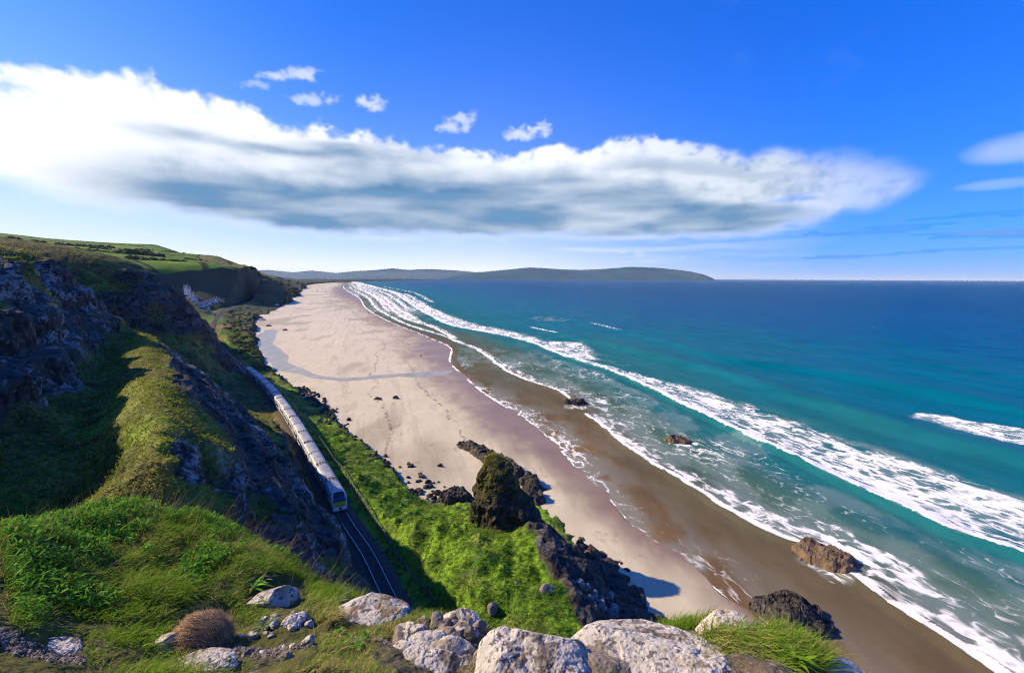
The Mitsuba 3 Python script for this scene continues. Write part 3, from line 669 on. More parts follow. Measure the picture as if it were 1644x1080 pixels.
# clumps of trees and hedges on the hillside: far too many to count
mat('m_bush', lambda p, n, uv: mix((0.016, 0.030, 0.014), (0.05, 0.075, 0.025), fbm(p.x / 2.5, p.y / 2.5, p.z / 2.5, 3)), rough=0.95, spec=0.1)


def clump(seed, sub=2):
    v, f = ico(sub)
    return v * (1 + 0.9 * fb(v, 0.5, 3, seed)[:, None]), f


cl = [clump(s) for s in range(5)]
parts = []
rg = np.random.default_rng(3)
def bush_line(px0, py0, px1, py1, Y0, Y1, n, size):
    for k in range(n):
        t = rg.random(); Yk = Y0 + (Y1 - Y0) * t + rg.normal(0, 8)
        x = at_y(px0 + (px1 - px0) * t, 440, Yk)[0]
        z = float(height_far(np.array([x]), np.array([Yk]))[0])
        s = 0.6 * size * rg.uniform(0.5, 1.3)
        v, f = cl[rg.integers(5)]
        parts.append((rotz(v * [s * rg.uniform(1.0, 1.8), s, s * 0.85], rg.uniform(0, 6)) + [x, Yk, z + 0.35 * s], f))
for (a, b, Y0, Y1, n, s) in ((120, 240, 1500, 1520, 60, 11), (140, 330, 1250, 1400, 70, 8), (185, 260, 1050, 1060, 45, 10), (210, 235, 1000, 1050, 18, 13), (205, 300, 860, 900, 40, 6), (260, 380, 1300, 1500, 40, 7), (100, 200, 1750, 1800, 40, 11), (150, 250, 1650, 1700, 40, 10), (300, 395, 1050, 1200, 36, 5), (220, 300, 1900, 1950, 30, 9), (95, 160, 820, 830, 30, 6), (330, 400, 1600, 1650, 25, 8)):
    bush_line(a, 0, b, 0, Y0, Y1, n, s)
for k in range(170):                                                 # wooded shoulder at the left
    px = rg.uniform(-80, 112); Yk = rg.uniform(470, 660)
    x = at_y(px, 440, Yk)[0]; z = float(height_far(np.array([x]), np.array([Yk]))[0]); s = rg.uniform(2.5, 6)
    v, f = cl[rg.integers(5)]; parts.append((v * [s * 1.3, s, s * 0.8] + [x, Yk, z + 0.3 * s], f))
for k in range(110):                                                 # scrub under the far cliff and by the line
    px = rg.uniform(400, 478); py = 462 + rg.uniform(0, 16) - (px - 430) * 0.10
    q = at_z(px, py, 5); s = rg.uniform(3, 8)
    v, f = cl[rg.integers(5)]; parts.append((v * [s * 1.6, s, s * 0.7] + [q[0], q[1], float(height_far(q[:1], q[1:2])[0]) + 0.2 * s], f))
add('bushes', join(parts), 'm_bush', smooth=True, kind='stuff', label='dark clumps of trees and hedges between the fields')

parts = []
for k in range(420):
    t = rg.random(); py = 600 - 105 * t ** 0.8
    e = float(np.interp(py, [495, 503, 515, 530, 558, 587, 615], [440, 428, 410, 405, 412, 427, 462])); w0 = float(np.interp(py, [495, 515, 560, 600], [372, 352, 372, 400]))
    q = at_z(w0 + (e - w0) * rg.random() ** 0.7, py, 3); s = rg.uniform(0.4, 1.5)
    if abs(q[0] - float(X_TRACK(q[1]))) * 0.81 < 6: continue
    v, f = cl[rg.integers(5)]; zz_ = float((height if np.hypot(q[0], q[1]) < 425 else height_far)(q[:1], q[1:2])[0])
    if zz_ < 1.5: continue
    parts.append((rotz(v * [s * rg.uniform(1, 2.2), s, s * 0.7], rg.uniform(0, 6)) + [q[0], q[1], zz_ + 0.2 * s], f))
mat('m_scrub', lambda p, n, uv: mix((0.025, 0.04, 0.014), (0.10, 0.11, 0.035), fbm(p.x / 1.5, p.y / 1.5, p.z / 1.5, 4)), rough=0.95, spec=0.1)
add('scrub', join(parts), 'm_scrub', smooth=True, kind='stuff', label='low scrub dotted over the rough grass between the railway and the beach')

# forest plain at the end of the strand
front = np.array([at_z(x, y, 0)[:2] for x, y in ((440, 474), (462, 466), (480, 459.5), (500, 457), (560, 452.6), (640, 450.8), (700, 449.4), (768, 448.4))])
A, R = np.meshgrid(np.radians(np.linspace(-36, -3.5, 330)), np.exp(np.linspace(math.log(1150), math.log(13500), 150)), indexing='ij')
X, Y = R * np.sin(A), R * np.cos(A)
fr = np.interp(A, np.arctan2(front[:, 0], front[:, 1]), np.hypot(front[:, 0], front[:, 1]))
d = R - fr
Z = -3 + 5.5 * sst(-5, 40, d) + sst(30, 160, d) * (9 + 9 * (meshkit.fbm(np.stack([X / 70, Y / 70, 0 * X], -1), 3, 5) - 0.5)) * sst(2000, 3200, R) * sst(13400, 12800, R) - 8 * sst(13200, 13500, R)
v, f, = compact(np.stack([X, Y, Z], -1).reshape(-1, 3), grid_faces(*X.shape, keep=d > -60)[:, ::-1])
mat('m_forest', lambda p, n, uv: mix((0.004, 0.020, 0.022), (0.018, 0.042, 0.030), fbm(p.x / 150, p.y / 400, 0.0, 4)), rough=0.95, spec=0.1)
add('plain', (v, f), 'm_forest', smooth=True, kind='structure', label='low dark wooded plain at the far end of the beach')


def ridge_land(name, sil, Y0, depth, seed, base, fieldw, label, rough=0.16):
    sil = np.array(sil, float)
    px = np.linspace(sil[0, 0], sil[-1, 0], 300)
    py = np.interp(px, sil[:, 0], sil[:, 1])
    tt = np.linspace(0, 1, 60)
    crest = np.array([at_y(a, b, Y0 + depth * 0.55) for a, b in zip(px, py)])
    az_ = np.arctan2(crest[:, 0], crest[:, 1])
    h = np.maximum(crest[:, 2], 0.5)
    Yg = Y0 + depth * tt[None] + 0 * az_[:, None]
    Xg = np.tan(az_)[:, None] * Yg
    prof = np.interp(tt, [0, 0.05, 0.3, 0.55, 0.8, 1.0], [-0.03, 0.10, 0.52, 1.0, 0.75, 0.2])
    nz = meshkit.fbm(np.stack([Xg / base, Yg / base, 0 * Xg], -1), 5, seed) - 0.5
    Zg = h[:, None] * prof * (1 + rough * 3 * nz * np.sin(np.pi * np.clip(tt / 0.55, 0, 1))) - 4 * (tt < 0.01)
    V = np.stack([Xg, Yg, Zg], -1).reshape(-1, 3)
    uv = np.stack([fieldw + 0 * V[:, 0], (0.62 + 1.2 * nz * 1.0 - 0.35 * (h[:, None] * prof > 250)).ravel()], 1)
    add(name, (V, grid_faces(300, 60)[:, ::-1]), 'm_far', smooth=True, uv=uv, kind='structure', label=label)


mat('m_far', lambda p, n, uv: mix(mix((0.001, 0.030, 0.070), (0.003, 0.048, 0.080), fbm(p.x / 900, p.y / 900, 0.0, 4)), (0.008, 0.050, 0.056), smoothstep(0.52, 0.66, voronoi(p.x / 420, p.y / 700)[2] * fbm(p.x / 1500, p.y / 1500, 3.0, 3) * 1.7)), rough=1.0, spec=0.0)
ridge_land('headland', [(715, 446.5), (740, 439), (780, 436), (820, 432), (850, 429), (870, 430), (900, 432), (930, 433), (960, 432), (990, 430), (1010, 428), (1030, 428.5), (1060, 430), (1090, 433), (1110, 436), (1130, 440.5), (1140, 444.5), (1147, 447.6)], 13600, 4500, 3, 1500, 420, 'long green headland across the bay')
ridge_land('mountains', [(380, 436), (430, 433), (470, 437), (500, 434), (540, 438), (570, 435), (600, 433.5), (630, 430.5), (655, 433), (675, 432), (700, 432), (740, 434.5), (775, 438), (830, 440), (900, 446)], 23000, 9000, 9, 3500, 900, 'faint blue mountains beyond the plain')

# ------------------------------------------------------------------ railway
mat('m_ballast', lambda p, n, uv: mix((0.05, 0.042, 0.038), (0.13, 0.105, 0.09), fbm(p.x * 5, p.y * 5, p.z * 5, 3)), rough=0.95, spec=0.15, bump=lambda p, n, uv: fbm(p.x * 6, p.y * 6, 0.0, 3), bscale=0.08, eps=0.02)
scene['m_rail'] = {'type': 'principled', 'base_color': {'type': 'rgb', 'value': [0.45, 0.46, 0.48]}, 'metallic': 1.0, 'roughness': 0.28}
scene['m_rust'] = {'type': 'principled', 'base_color': {'type': 'rgb', 'value': [0.13, 0.065, 0.04]}, 'roughness': 0.8}
mat('m_sleeper', (0.07, 0.062, 0.055), rough=0.9)
ys = np.concatenate([np.arange(40, 260, 0.25), np.arange(260, 460, 2.0), np.arange(460, 1000, 8.0)])
track = np.stack([X_TRACK(ys), ys, 0 * ys + 7.1], 1)
tan = np.gradient(track, axis=0); tan /= np.linalg.norm(tan, axis=1, keepdims=True)
lat = np.stack([tan[:, 1], -tan[:, 0], 0 * ys], 1)                 # towards the sea


def strip(off, z):
    off, z = np.array(off), np.array(z)
    v = track[:, None] + lat[:, None] * off[None, :, None]
    v = v + np.stack([0 * off, 0 * off, z], -1)[None]
    return v.reshape(-1, 3), grid_faces(len(ys), len(off))


bv, bf = strip([-2.9, -2.1, -1.7, -0.6, 0.6, 1.7, 2.1, 2.9], [-0.5, -0.12, -0.02, 0.0, 0.0, -0.02, -0.12, -0.5])
add('ballast', (bv + (0.06 * fb(bv, 0.7, 3, 2))[:, None] * [0, 0, 1], bf), 'm_ballast', smooth=True, kind='structure', label='brown stone ballast bed under the rails')
TRACK = thing('railway_track', 'single railway track curving along the foot of the cliffs', 'railway track')
for s in (-0.8, 0.8):
    n = len(ys)
    ring = np.stack([track + lat * (s + a) + [0, 0, b] for a, b in ((-0.04, 0.06), (-0.04, 0.22), (0.04, 0.22), (0.04, 0.06))], 1)
    add(TRACK + '__rail', loft(ring), 'm_rail')
arc = np.concatenate([[0], np.cumsum(np.linalg.norm(np.diff(track, axis=0), axis=1))])


def along(s):
    p = np.array([np.interp(s, arc, track[:, k]) for k in range(3)]); q = np.array([np.interp(s + 0.5, arc, track[:, k]) for k in range(3)])
    t = (q - p) / np.linalg.norm(q - p)
    return p, t


def frame(p, t):
    """local x along the track, y to the inland side, z up"""
    l = np.array([-t[1], t[0], 0])
    m = np.eye(4); m[:3, 0] = t; m[:3, 1] = l; m[:3, 2] = [0, 0, 1]; m[:3, 3] = p
    return T(m)


slp = ply(boxm(-0.12, 0.12, -1.3, 1.3, -0.03, 0.07), 'm_sleeper')
for k in range(66):
    p, t = along(7 + 0.68 * k)
    add(TRACK + '__sleeper', {**slp, 'to_world': frame(p, t)}, None)

# fence on the seaward side of the line
mat('m_fence', (0.13, 0.125, 0.10), rough=0.8)
FENCE = thing('lineside_fence', 'thin pale post and wire fence on the seaward side of the railway', 'fence')
fy = np.array([at_z(x, y, 7.4)[:2] for x, y in ((712, 1000), (690, 962), (665, 930), (639, 895), (610, 850), (580, 804), (560, 770), (539, 738), (505, 690), (478, 660), (452, 630), (430, 603))])
fs = np.concatenate([[0], np.cumsum(np.linalg.norm(np.diff(fy, axis=0), axis=1))])
npost = int(fs[-1] / 2.6)
fp = np.stack([np.interp(np.linspace(0, fs[-1], npost), fs, fy[:, k]) for k in range(2)], 1)
fz = height(fp[:, 0], fp[:, 1])
post = ply(boxm(-0.07, 0.07, -0.07, 0.07, -0.5, 1.25), 'm_fence')
for q, z in zip(fp, fz):
    add(FENCE + '__post', {**post, 'to_world': T().translate([q[0], q[1], z])}, None)
for hgt, wd in ((1.15, 0.05), (0.8, 0.02), (0.4, 0.02)):
    c = np.stack([fp[:, 0], fp[:, 1], fz + hgt], 1)
    ring = np.stack([c + np.array([a, 0, b]) for a, b in ((-wd, -wd), (-wd, wd), (wd, wd), (wd, -wd))], 1)
    add(FENCE + ('__top_rail' if wd > 0.03 else '__wire'), loft(ring), 'm_fence')

# ------------------------------------------------------------------ train
mat('m_body', lambda p, n, uv: mix((0.52, 0.54, 0.57), (0.62, 0.64, 0.66), fbm(p.x, p.y, p.z * 3)), rough=0.35, spec=0.5)
mat('m_roof', lambda p, n, uv: mix((0.22, 0.24, 0.26), (0.38, 0.40, 0.43), smoothstep(0.35, 0.7, fbm(p.x * 0.8, p.y * 0.8, p.z * 2, 4))), rough=0.42, spec=0.5)
mat('m_glass', (0.012, 0.016, 0.022), rough=0.08, spec=0.6)
mat('m_under', (0.035, 0.034, 0.034), rough=0.8)
mat('m_dark', (0.05, 0.05, 0.055), rough=0.7)
mat('m_yellow', (0.75, 0.42, 0.01), rough=0.4)
mat('m_white', (0.75, 0.76, 0.78), rough=0.4)
mat('m_blue', (0.03, 0.07, 0.20), rough=0.4)
mat('m_lamp', (0.9, 0.9, 0.85), rough=0.2)
HL = 11.75
th = np.linspace(0, np.pi, 25)
roof_y, roof_z = 1.34 * np.cos(th), 2.95 + 0.80 * np.sin(th) ** 0.8
side = [(1.22, 0.75), (1.34, 0.95), (1.38, 1.3), (1.38, 2.5), (1.34, 2.95)]
outline = np.array([(-a, b) for a, b in side] + [(y, z - 0.01) for y, z in zip(-np.cos(th)[1:-1] * 1.34, roof_z[1:-1])] + [(a, b) for a, b in side[::-1]])


def body(front):
    xs = [-HL, HL] if not front else [-HL, HL - 0.9, HL - 0.45, HL]
    rings = []
    for i, x in enumerate(xs):
        o = outline.copy()
        xx = np.full(len(o), x)
        if front and x > HL - 0.85:
            k = (x - (HL - 0.9)) / 0.9
            o = o * [1 - 0.10 * k * k, 1]
            xx = xx - np.clip((o[:, 1] - 1.5) / 2.2, 0, 1) ** 1.3 * 1.15 * k
            o[:, 1] = np.minimum(o[:, 1], 3.72 - 0.18 * k)
        rings.append(np.stack([xx, o[:, 0], o[:, 1]], 1))
    return loft(rings)


rx = np.linspace(-HL + 0.02, HL - 0.02, 400)
def roofmesh(x1):
    x = np.linspace(-HL + 0.02, x1, 420)
    rib = 0.028 * (np.abs(((x / 0.55) % 1) - 0.5) > 0.33)
    v = np.stack([np.repeat(x[:, None], 25, 1), np.repeat(1.345 * np.cos(th)[None], 420, 0), roof_z[None] + 0.015 + rib[:, None]], -1)
    return v.reshape(-1, 3), grid_faces(420, 25)


def nose_grid(y0, y1, z0, z1, out=0.03, n=14):
    """A panel that follows the sloping rounded cab front."""
    Yg, Zg = np.meshgrid(np.linspace(y0, y1, n), np.linspace(z0, z1, n), indexing='ij')
    lim = 1.28 * np.sqrt(np.clip(1 - np.clip((Zg - 2.6) / 1.25, 0, 1) ** 2.4, 0.05, 1))
    Yg = np.clip(Yg, -lim, lim)
    Xg = HL - np.clip((Zg - 1.5) / 2.2, 0, 1) ** 1.3 * 1.15 - 0.10 * (np.abs(Yg) / 1.24) ** 3 + out
    return np.stack([Xg, Yg, Zg], -1).reshape(-1, 3), grid_faces(n, n)


P_BODY, P_NOSE = ply(body(False), 'm_body', smooth=35), ply(body(True), 'm_body', smooth=35)
P_ROOF, P_ROOFN = ply(roofmesh(HL - 0.02), 'm_roof', smooth=40), ply(roofmesh(HL - 1.25), 'm_roof', smooth=40)
P_WIN = ply(boxm(-0.75, 0.75, -1.395, 1.395, -0.42, 0.42), 'm_glass')
P_DOOR = ply(boxm(-0.65, 0.65, -1.41, 1.41, -0.98, 0.98), 'm_blue')
P_BAND = ply(boxm(-HL + 0.3, HL - 1.4, -1.386, 1.386, 1.02, 1.35), 'm_blue')
def fans():
    out = []
    for y in (-0.75, -0.25, 0.25, 0.75):
        c = trimesh.creation.cylinder(0.19, 0.22, sections=12); out.append((np.array(c.vertices) + [0.32, y, 3.73 - 0.22 * y * y], np.array(c.faces)))
        out.append((lambda b: (b[0], b[1]))(boxm(-0.75, -0.15, y - 0.17, y + 0.17, 3.5, 3.86 - 0.22 * y * y)))
    for y in (-1.0, 1.0):
        out.append(boxm(-0.9, 0.7, y - 0.06, y + 0.06, 3.2, 3.62))
    return join(out)
P_UNIT = ply(fans(), 'm_dark')
def bogie():
    out = [boxm(-1.6, 1.6, -1.1, -0.95, 0.35, 0.75), boxm(-1.6, 1.6, 0.95, 1.1, 0.35, 0.75), boxm(-0.4, 0.4, -1.1, 1.1, 0.4, 0.8)]
    for x in (-1.15, 1.15):
        for y in (-0.8, 0.8):
            c = trimesh.creation.cylinder(0.42, 0.13, sections=18)
            v = np.array(c.vertices)[:, [0, 2, 1]] + [x, y, 0.65]
            out.append((v, np.array(c.faces)[:, ::-1]))
    return join(out)
P_BOGIE = ply(bogie(), 'm_under')
P_GEAR = ply(join([boxm(-6, -2, -1.25, 1.25, 0.3, 0.8), boxm(-1, 3, -1.2, 1.2, 0.35, 0.8), boxm(4, 6, -1.25, 1.25, 0.3, 0.8)]), 'm_under')
P_GANG = ply(boxm(-0.42, 0.42, -0.75, 0.75, 0.9, 3.1), 'm_dark')
TRAIN = thing('train', 'silver six carriage passenger train with a yellow front running below the cliff', 'train')
s0 = float(np.interp(79.0, ys, arc))
for i in range(6):
    pa, _ = along(s0 + 24.3 * i + 2.5); pb, _ = along(s0 + 24.3 * i + 21)
    t = (pa - pb) / np.linalg.norm(pa - pb)
    M = frame((pa + pb) / 2 + [0, 0, 0.0], t)
    car = add(TRAIN + '__carriage', {**(P_NOSE if i == 0 else P_BODY), 'to_world': M}, None)
    put = lambda name, shape, x=0.0, z=0.0: add(car + '__' + name, {**shape, 'to_world': M @ T().translate([x, 0, z])}, None)
    put('roof', P_ROOFN if i == 0 else P_ROOF)
    put('lower_band', P_BAND)
    for x in (-9.9, -8.15, -6.4, -2.6, -0.87, 0.87, 2.6, 6.4, 8.15) + (() if i == 0 else (9.8,)):
        put('window', P_WIN, x, 2.15)
    for x in (-4.9, 4.9):
        put('door', P_DOOR, x, 1.95)
    for x in (-4.3, 4.6):
        put('roof_unit', P_UNIT, x)
    for x in (-8, 8):
        put('bogie', P_BOGIE, x)
    put('underframe', P_GEAR)
    if i < 5:
        put('gangway', P_GANG, -HL - 0.3)
    if i == 0:
        put('windscreen', ply(nose_grid(-1.22, 1.22, 2.02, 3.55), 'm_glass', smooth=True))
        put('front_panel', ply(nose_grid(-1.12, 1.12, 1.22, 1.98, 0.035), 'm_yellow', smooth=True)); labels[car + '__front_panel'] = {'label': 'yellow lower front panel of the leading cab'}
        put('destination_screen', ply(nose_grid(0.0, 0.72, 2.35, 2.95, 0.05), 'm_blue', smooth=True))
        put('valance', ply(boxm(HL - 0.7, HL + 0.05, -1.2, 1.2, 0.45, 1.15), 'm_white'))
        for y in (-0.95, 0.95):
            c = trimesh.creation.cylinder(0.12, 0.06, sections=14)
            put('headlight', ply((np.array(c.vertices)[:, [2, 0, 1]] + [HL + 0.03, y, 1.32], np.array(c.faces)), 'm_lamp'))
        put('coupler', ply(boxm(HL, HL + 0.35, -0.18, 0.18, 0.75, 1.0), 'm_under'))

# ------------------------------------------------------------------ rocks on the shore
mat('m_basalt', lambda p, n, uv: mix((0.010, 0.010, 0.011), (0.075, 0.068, 0.062), smoothstep(0.3, 0.75, fbm(p.x * 1.6, p.y * 1.6, p.z * 2, 5))), rough=0.8, spec=0.3, bump=lambda p, n, uv: fbm(p.x * 4, p.y * 4, p.z * 4, 4), bscale=0.15, eps=0.03)
mat('m_brownrock', lambda p, n, uv: mix(mix((0.06, 0.042, 0.028), (0.20, 0.14, 0.09), fbm(p.x * 1.0, p.y * 1.0, p.z * 1.5, 4)), (0.045, 0.04, 0.037), smoothstep(1.2, 2.2, p.z + 1.6 * (fbm(p.x, p.y, p.z, 3) - 0.5))), rough=0.75, spec=0.3, bump=lambda p, n, uv: fbm(p.x * 4, p.y * 4, p.z * 4, 4), bscale=0.15, eps=0.03)
mat('m_scree', lambda p, n, uv: mix((0.07, 0.066, 0.062), (0.26, 0.25, 0.24), fbm(p.x * 2, p.y * 2, p.z * 2, 4)), rough=0.85, spec=0.2)


def ground_z(x, y):
    w = x - float(X_WATER(y))
    return max(float(height(np.array([x]), np.array([y]))[0]), float(np.clip(-w * (0.022 if w < 0 else 0.03), -2.5, 1.6)))


def outcrop(name, px, py, L, W, ang, H, label, m='m_basalt', seed=1, z=0.3, block=1.4, group=None, n=130):
    """A low broken reef: blocks of uneven height under one rough envelope."""
    c = at_z(px, py, z)
    a = math.radians(ang)
    u, w_ = np.meshgrid(np.linspace(-1, 1, n), np.linspace(-1, 1, int(n * max(0.5, W / L)) + 4), indexing='ij')
    p2 = np.stack([u * L / 2, w_ * W / 2, 0 * u], -1)
    rim = 1 - np.hypot(u, w_) + 0.75 * (meshkit.fbm(p2 / (0.30 * W + 0.5), 4, seed) - 0.5)
    env = sst(0.0, 0.38, rim)
    q = p2 + 0.7 * block * (np.stack([meshkit.noise(p2 / block + 5, seed), meshkit.noise(p2 / block + 9, seed + 1), 0 * u], -1) - 0.5)
    cell = meshkit.noise(np.floor(q / block * [0.8, 1.2, 1]) + 0.5, seed + 2)
    cell2 = meshkit.noise(np.floor(q / (block * 0.4)) + 0.5, seed + 3)
    h = H * env * (0.18 + 0.85 * cell + 0.45 * cell2) * (0.35 + 1.2 * meshkit.fbm(p2 / (0.4 * W + 0.3), 3, seed + 4)) + 0.22 * H * (ridged(p2, block * 0.5, 3, seed) - 0.5) * (env > 0)
    h = np.where(rim < 0, -0.8 + 0.8 * np.clip(1 + rim * 3, 0, 1), h) - 0.12
    X_ = c[0] + p2[..., 0] * math.cos(a) - p2[..., 1] * math.sin(a); Y_ = c[1] + p2[..., 0] * math.sin(a) + p2[..., 1] * math.cos(a)
    v = np.stack([X_, Y_, h + z], -1).reshape(-1, 3)
    jit = 0.12 * block
    v[:, :2] += jit * np.stack([fb(v, block * 0.5, 3, 21), fb(v, block * 0.5, 3, 22)], 1)
    f = grid_faces(*u.shape, keep=rim > -0.25)
    v, f = compact(v, f)
    return add(name, (v, f), m, smooth=30, label=label, category='rock', group=group)


outcrop('rock_outcrop', 795, 742, 40, 6.4, -53, 2.3, 'long black reef of broken rock on the sand behind the sea stack', seed=4, z=0.6, n=240)
outcrop('rock_outcrop', 730, 803, 9, 6.5, 20, 2.6, 'low dark rock shelf between the green slope and the sea stack', seed=9, z=1.0, n=150)
outcrop('rock_outcrop', 856, 797, 8, 5.0, -50, 2.2, 'small dark rock tucked against the right side of the sea stack', seed=12, z=0.6)
outcrop('rock_outcrop', 938, 893, 6.0, 5.0, -35, 2.6, 'single knobbly rock alone on the sand right of the sea stack', m='m_brownrock', seed=15, z=0.2)
outcrop('sea_rock', 925, 648, 10.5, 5.5, -12, 2.4, 'small dark rock awash between the breakers, farthest from the cliff', seed=18, z=-0.1)
outcrop('sea_rock', 1090, 710, 9.5, 5.0, -20, 2.2, 'small brown topped rock in the white water, middle of the surf', m='m_brownrock', seed=22, z=-0.1)
outcrop('sea_rock', 1331, 900, 12.5, 9.5, -38, 1.7, 'low brown and black rock at the edge of the foam', m='m_brownrock', seed=26, z=-0.2, block=1.2, n=260)
outcrop('sea_rock', 1272, 993, 11.5, 9.5, -30, 2.4, 'big black rock standing in the brown shallows nearest the viewer', seed=31, z=-0.2, block=1.0, n=260)
outcrop('beach_rock', 607, 640.5, 4.0, 1.7, -10, 0.8, 'flat black rock on the open sand, left one of two', seed=41, z=1.2, block=0.8, n=50)
outcrop('beach_rock', 636, 638.5, 2.7, 1.7, -10, 0.9, 'flat black rock on the open sand, right one of two', seed=43, z=1.2, block=0.8, n=50)

# boulders of the sea defence below the railway
shapes = [ply(rock((1, 0.8, 0.7), s, 2, 12, 0.05, 0.95), 'm_basalt') for s in range(8)]
rg = np.random.default_rng(11)
path = np.array([at_z(x, y, 1.7)[:2] for x, y in ((478, 622), (500, 640), (525, 662), (550, 690), (572, 708), (598, 728), (625, 752))])
ps = np.concatenate([[0], np.cumsum(np.linalg.norm(np.diff(path, axis=0), axis=1))])
for k in range(230):
    s = rg.uniform(0, ps[-1]) if k % 3 else rg.uniform(0, 0.55 * ps[-1])
    c = np.array([np.interp(s, ps, path[:, j]) for j in (0, 1)]) + np.array([0.8, 0.55]) * rg.normal(0, 1.5) * (1.2 if s < 0.6 * ps[-1] else 0.9)
    r = rg.uniform(0.35, 0.85) * (1.3 if rg.random() < 0.15 else 1)
    add('boulder', {**shapes[k % 8], 'to_world': T().translate([c[0], c[1], ground_z(*c) + 0.3 * r]).rotate([0, 0, 1], rg.uniform(0, 360)).rotate([1, 0, 0], rg.uniform(-30, 30)).scale(r)}, None,
        label='black boulder in the line of rocks along the foot of the railway slope', category='boulder', group='boulders along the foot of the railway slope')
for k in range(46):
    px, py = rg.normal(690, 30), rg.normal(785, 13)
    if k < 8: px, py = rg.uniform(640, 700), rg.uniform(742, 765)
    c = at_z(px, py, 1.3); r = rg.uniform(0.3, 0.9)
    add('loose_boulder', {**shapes[k % 8], 'to_world': T().translate([c[0], c[1], ground_z(*c[:2]) + 0.3 * r]).rotate([0, 0, 1], rg.uniform(0, 360)).scale(r)}, None,
        label='black boulder scattered on the sand left of the sea stack', category='boulder', group='boulders scattered left of the sea stack')
grey = [ply(rock((1, 0.8, 0.75), 50 + s, 2, 10, 0.05, 0.95), 'm_scree') for s in range(5)]
for k in range(34):
    px, py = rg.uniform(918, 985), rg.uniform(975, 1012)
    c = at_z(px, py, 6 - (px - 918) / 67 * 2.5); r = rg.uniform(0.3, 0.75)
    add('scree_boulder', {**grey[k % 5], 'to_world': T().translate([c[0], c[1], ground_z(*c[:2]) + 1.1 * r]).rotate([0, 0, 1], rg.uniform(0, 360)).scale(r)}, None,
        label='grey boulder in the rock pile at the foot of the dark spine', category='boulder', group='grey boulders at the foot of the dark spine')
for k, (px, py, r, lab) in enumerate(((772, 901, 1.0, 'largest grey rock on the bright green slope, below the sea stack'), (743, 901, 0.6, 'grey rock on the bright green slope, just left of the largest one'), (786, 888, 0.5, 'small grey rock at the foot of the sea stack'), (772, 946, 0.6, 'grey rock low on the green slope, below the largest one'),
                                      (810, 950, 0.6, 'grey rock in the middle of the lower green slope'), (790, 981, 0.8, 'grey rock at the bottom of the green slope above the domed boulder'), (826, 942, 0.5, 'small grey rock on the green slope left of the dark spine'), (676, 848, 0.45, 'lone pale rock high on the green slope near the fence'), (880, 952, 1.0, 'large pale rock on the crest of the dark spine'), (872, 905, 0.7, 'grey rock where the dark spine leaves the sea stack'))):
    Yk = np.linspace(45, 110, 2000); d = ray(px, py); P = EYE + d * (Yk / d[1])[:, None]
    c = P[np.nonzero(P[:, 2] < height(P[:, 0], P[:, 1]) + 0.4)[0][0]]
    add('slope_rock', {**grey[k % 5], 'to_world': T().translate([c[0], c[1], c[2] + 0.35 * r]).rotate([0, 0, 1], rg.uniform(0, 360)).scale(r)}, None, label=lab, category='rock', group='small rocks on the green slope')

# ------------------------------------------------------------------ the sea stack
def c_stack(p, n, uv):
    r = mix((0.008, 0.0075, 0.0075), (0.050, 0.045, 0.040), smoothstep(0.3, 0.75, fbm(p.x * 0.9, p.y * 0.9, p.z * 1.4, 5)))
    r = mix(r, (0.16, 0.09, 0.065), smoothstep(8.0, 5.5, p.z) * smoothstep(0.45, 0.6, fbm(p.x * 0.6, p.y * 0.6, p.z, 3)) * 0.7)
    return mix(r, mix((0.06, 0.075, 0.02), (0.15, 0.15, 0.045), fbm(p.x * 2, p.y * 2, p.z * 2, 3)), 0.85 * smoothstep(0.52, 0.66, uv.y + 0.6 * (fbm(p.x, p.y, p.z, 4) - 0.5)))


mat('m_stack', c_stack, rough=0.88, spec=0.2, bump=lambda p, n, uv: fbm(p.x * 3, p.y * 3, p.z * 2, 4), bscale=0.2, eps=0.03)
rows = np.array([(-1.0, 3.6, 74.0, 6.8, 5.4), (4, 2.4, 73.5, 6.0, 5.0), (6.5, 1.0, 73.2, 6.0, 5.0), (9, -0.7, 73.8, 5.8, 4.7), (12, -1.6, 74.4, 5.1, 4.2), (14.5, -2.4, 75.2, 3.5, 3.1), (16.5, -2.9, 75.6, 2.5, 2.3), (18.0, -3.1, 75.9, 1.9, 1.7), (19.2, -3.2, 76.0, 1.2, 1.0), (19.6, -3.2, 76.0, 0.1, 0.1)])
zz = np.linspace(-1, 19.6, 260); aa = np.linspace(0, 2 * np.pi, 360, endpoint=False)
cx, cy, ax_, ay_ = (PchipInterpolator(rows[:, 0], rows[:, k])(zz) for k in (1, 2, 3, 4))
ring = np.stack([cx[:, None] + ax_[:, None] * np.cos(aa), cy[:, None] + ay_[:, None] * np.sin(aa), zz[:, None] + 0 * aa], -1)
cosn = np.stack([np.cos(aa) + 0 * zz[:, None], np.sin(aa) + 0 * zz[:, None], 0 * zz[:, None] + 0 * aa], -1)
p3 = ring * [1.0, 1.0, 0.42]
q = ring + 0.8 * np.stack([meshkit.noise(ring / 1.6, 3), meshkit.noise(ring / 1.6, 4), meshkit.noise(ring / 1.6, 5)], -1)
blocks = meshkit.noise(np.floor(q / [1.5, 1.5, 3.2]) + 0.5, 6) + 0.5 * meshkit.noise(np.floor(q / [0.6, 0.6, 1.1]) + 0.5, 7)
dd = 2.6 * (blocks - 0.75) + 4.2 * fb(p3, 4.0, 4, 8) + 1.6 * fb(ring, 2.2, 3, 18) + 0.7 * (ridged(ring * [1, 1, 0.5], 1.0, 3, 9) - 0.5)
fade = sst(19.6, 17.6, zz)[:, None] * 0.8 + 0.2
dd = dd + 1.3 * fb(ring * [1, 1, 0.7], 1.3, 3, 28) * sst(8, 15, ring[..., 2])
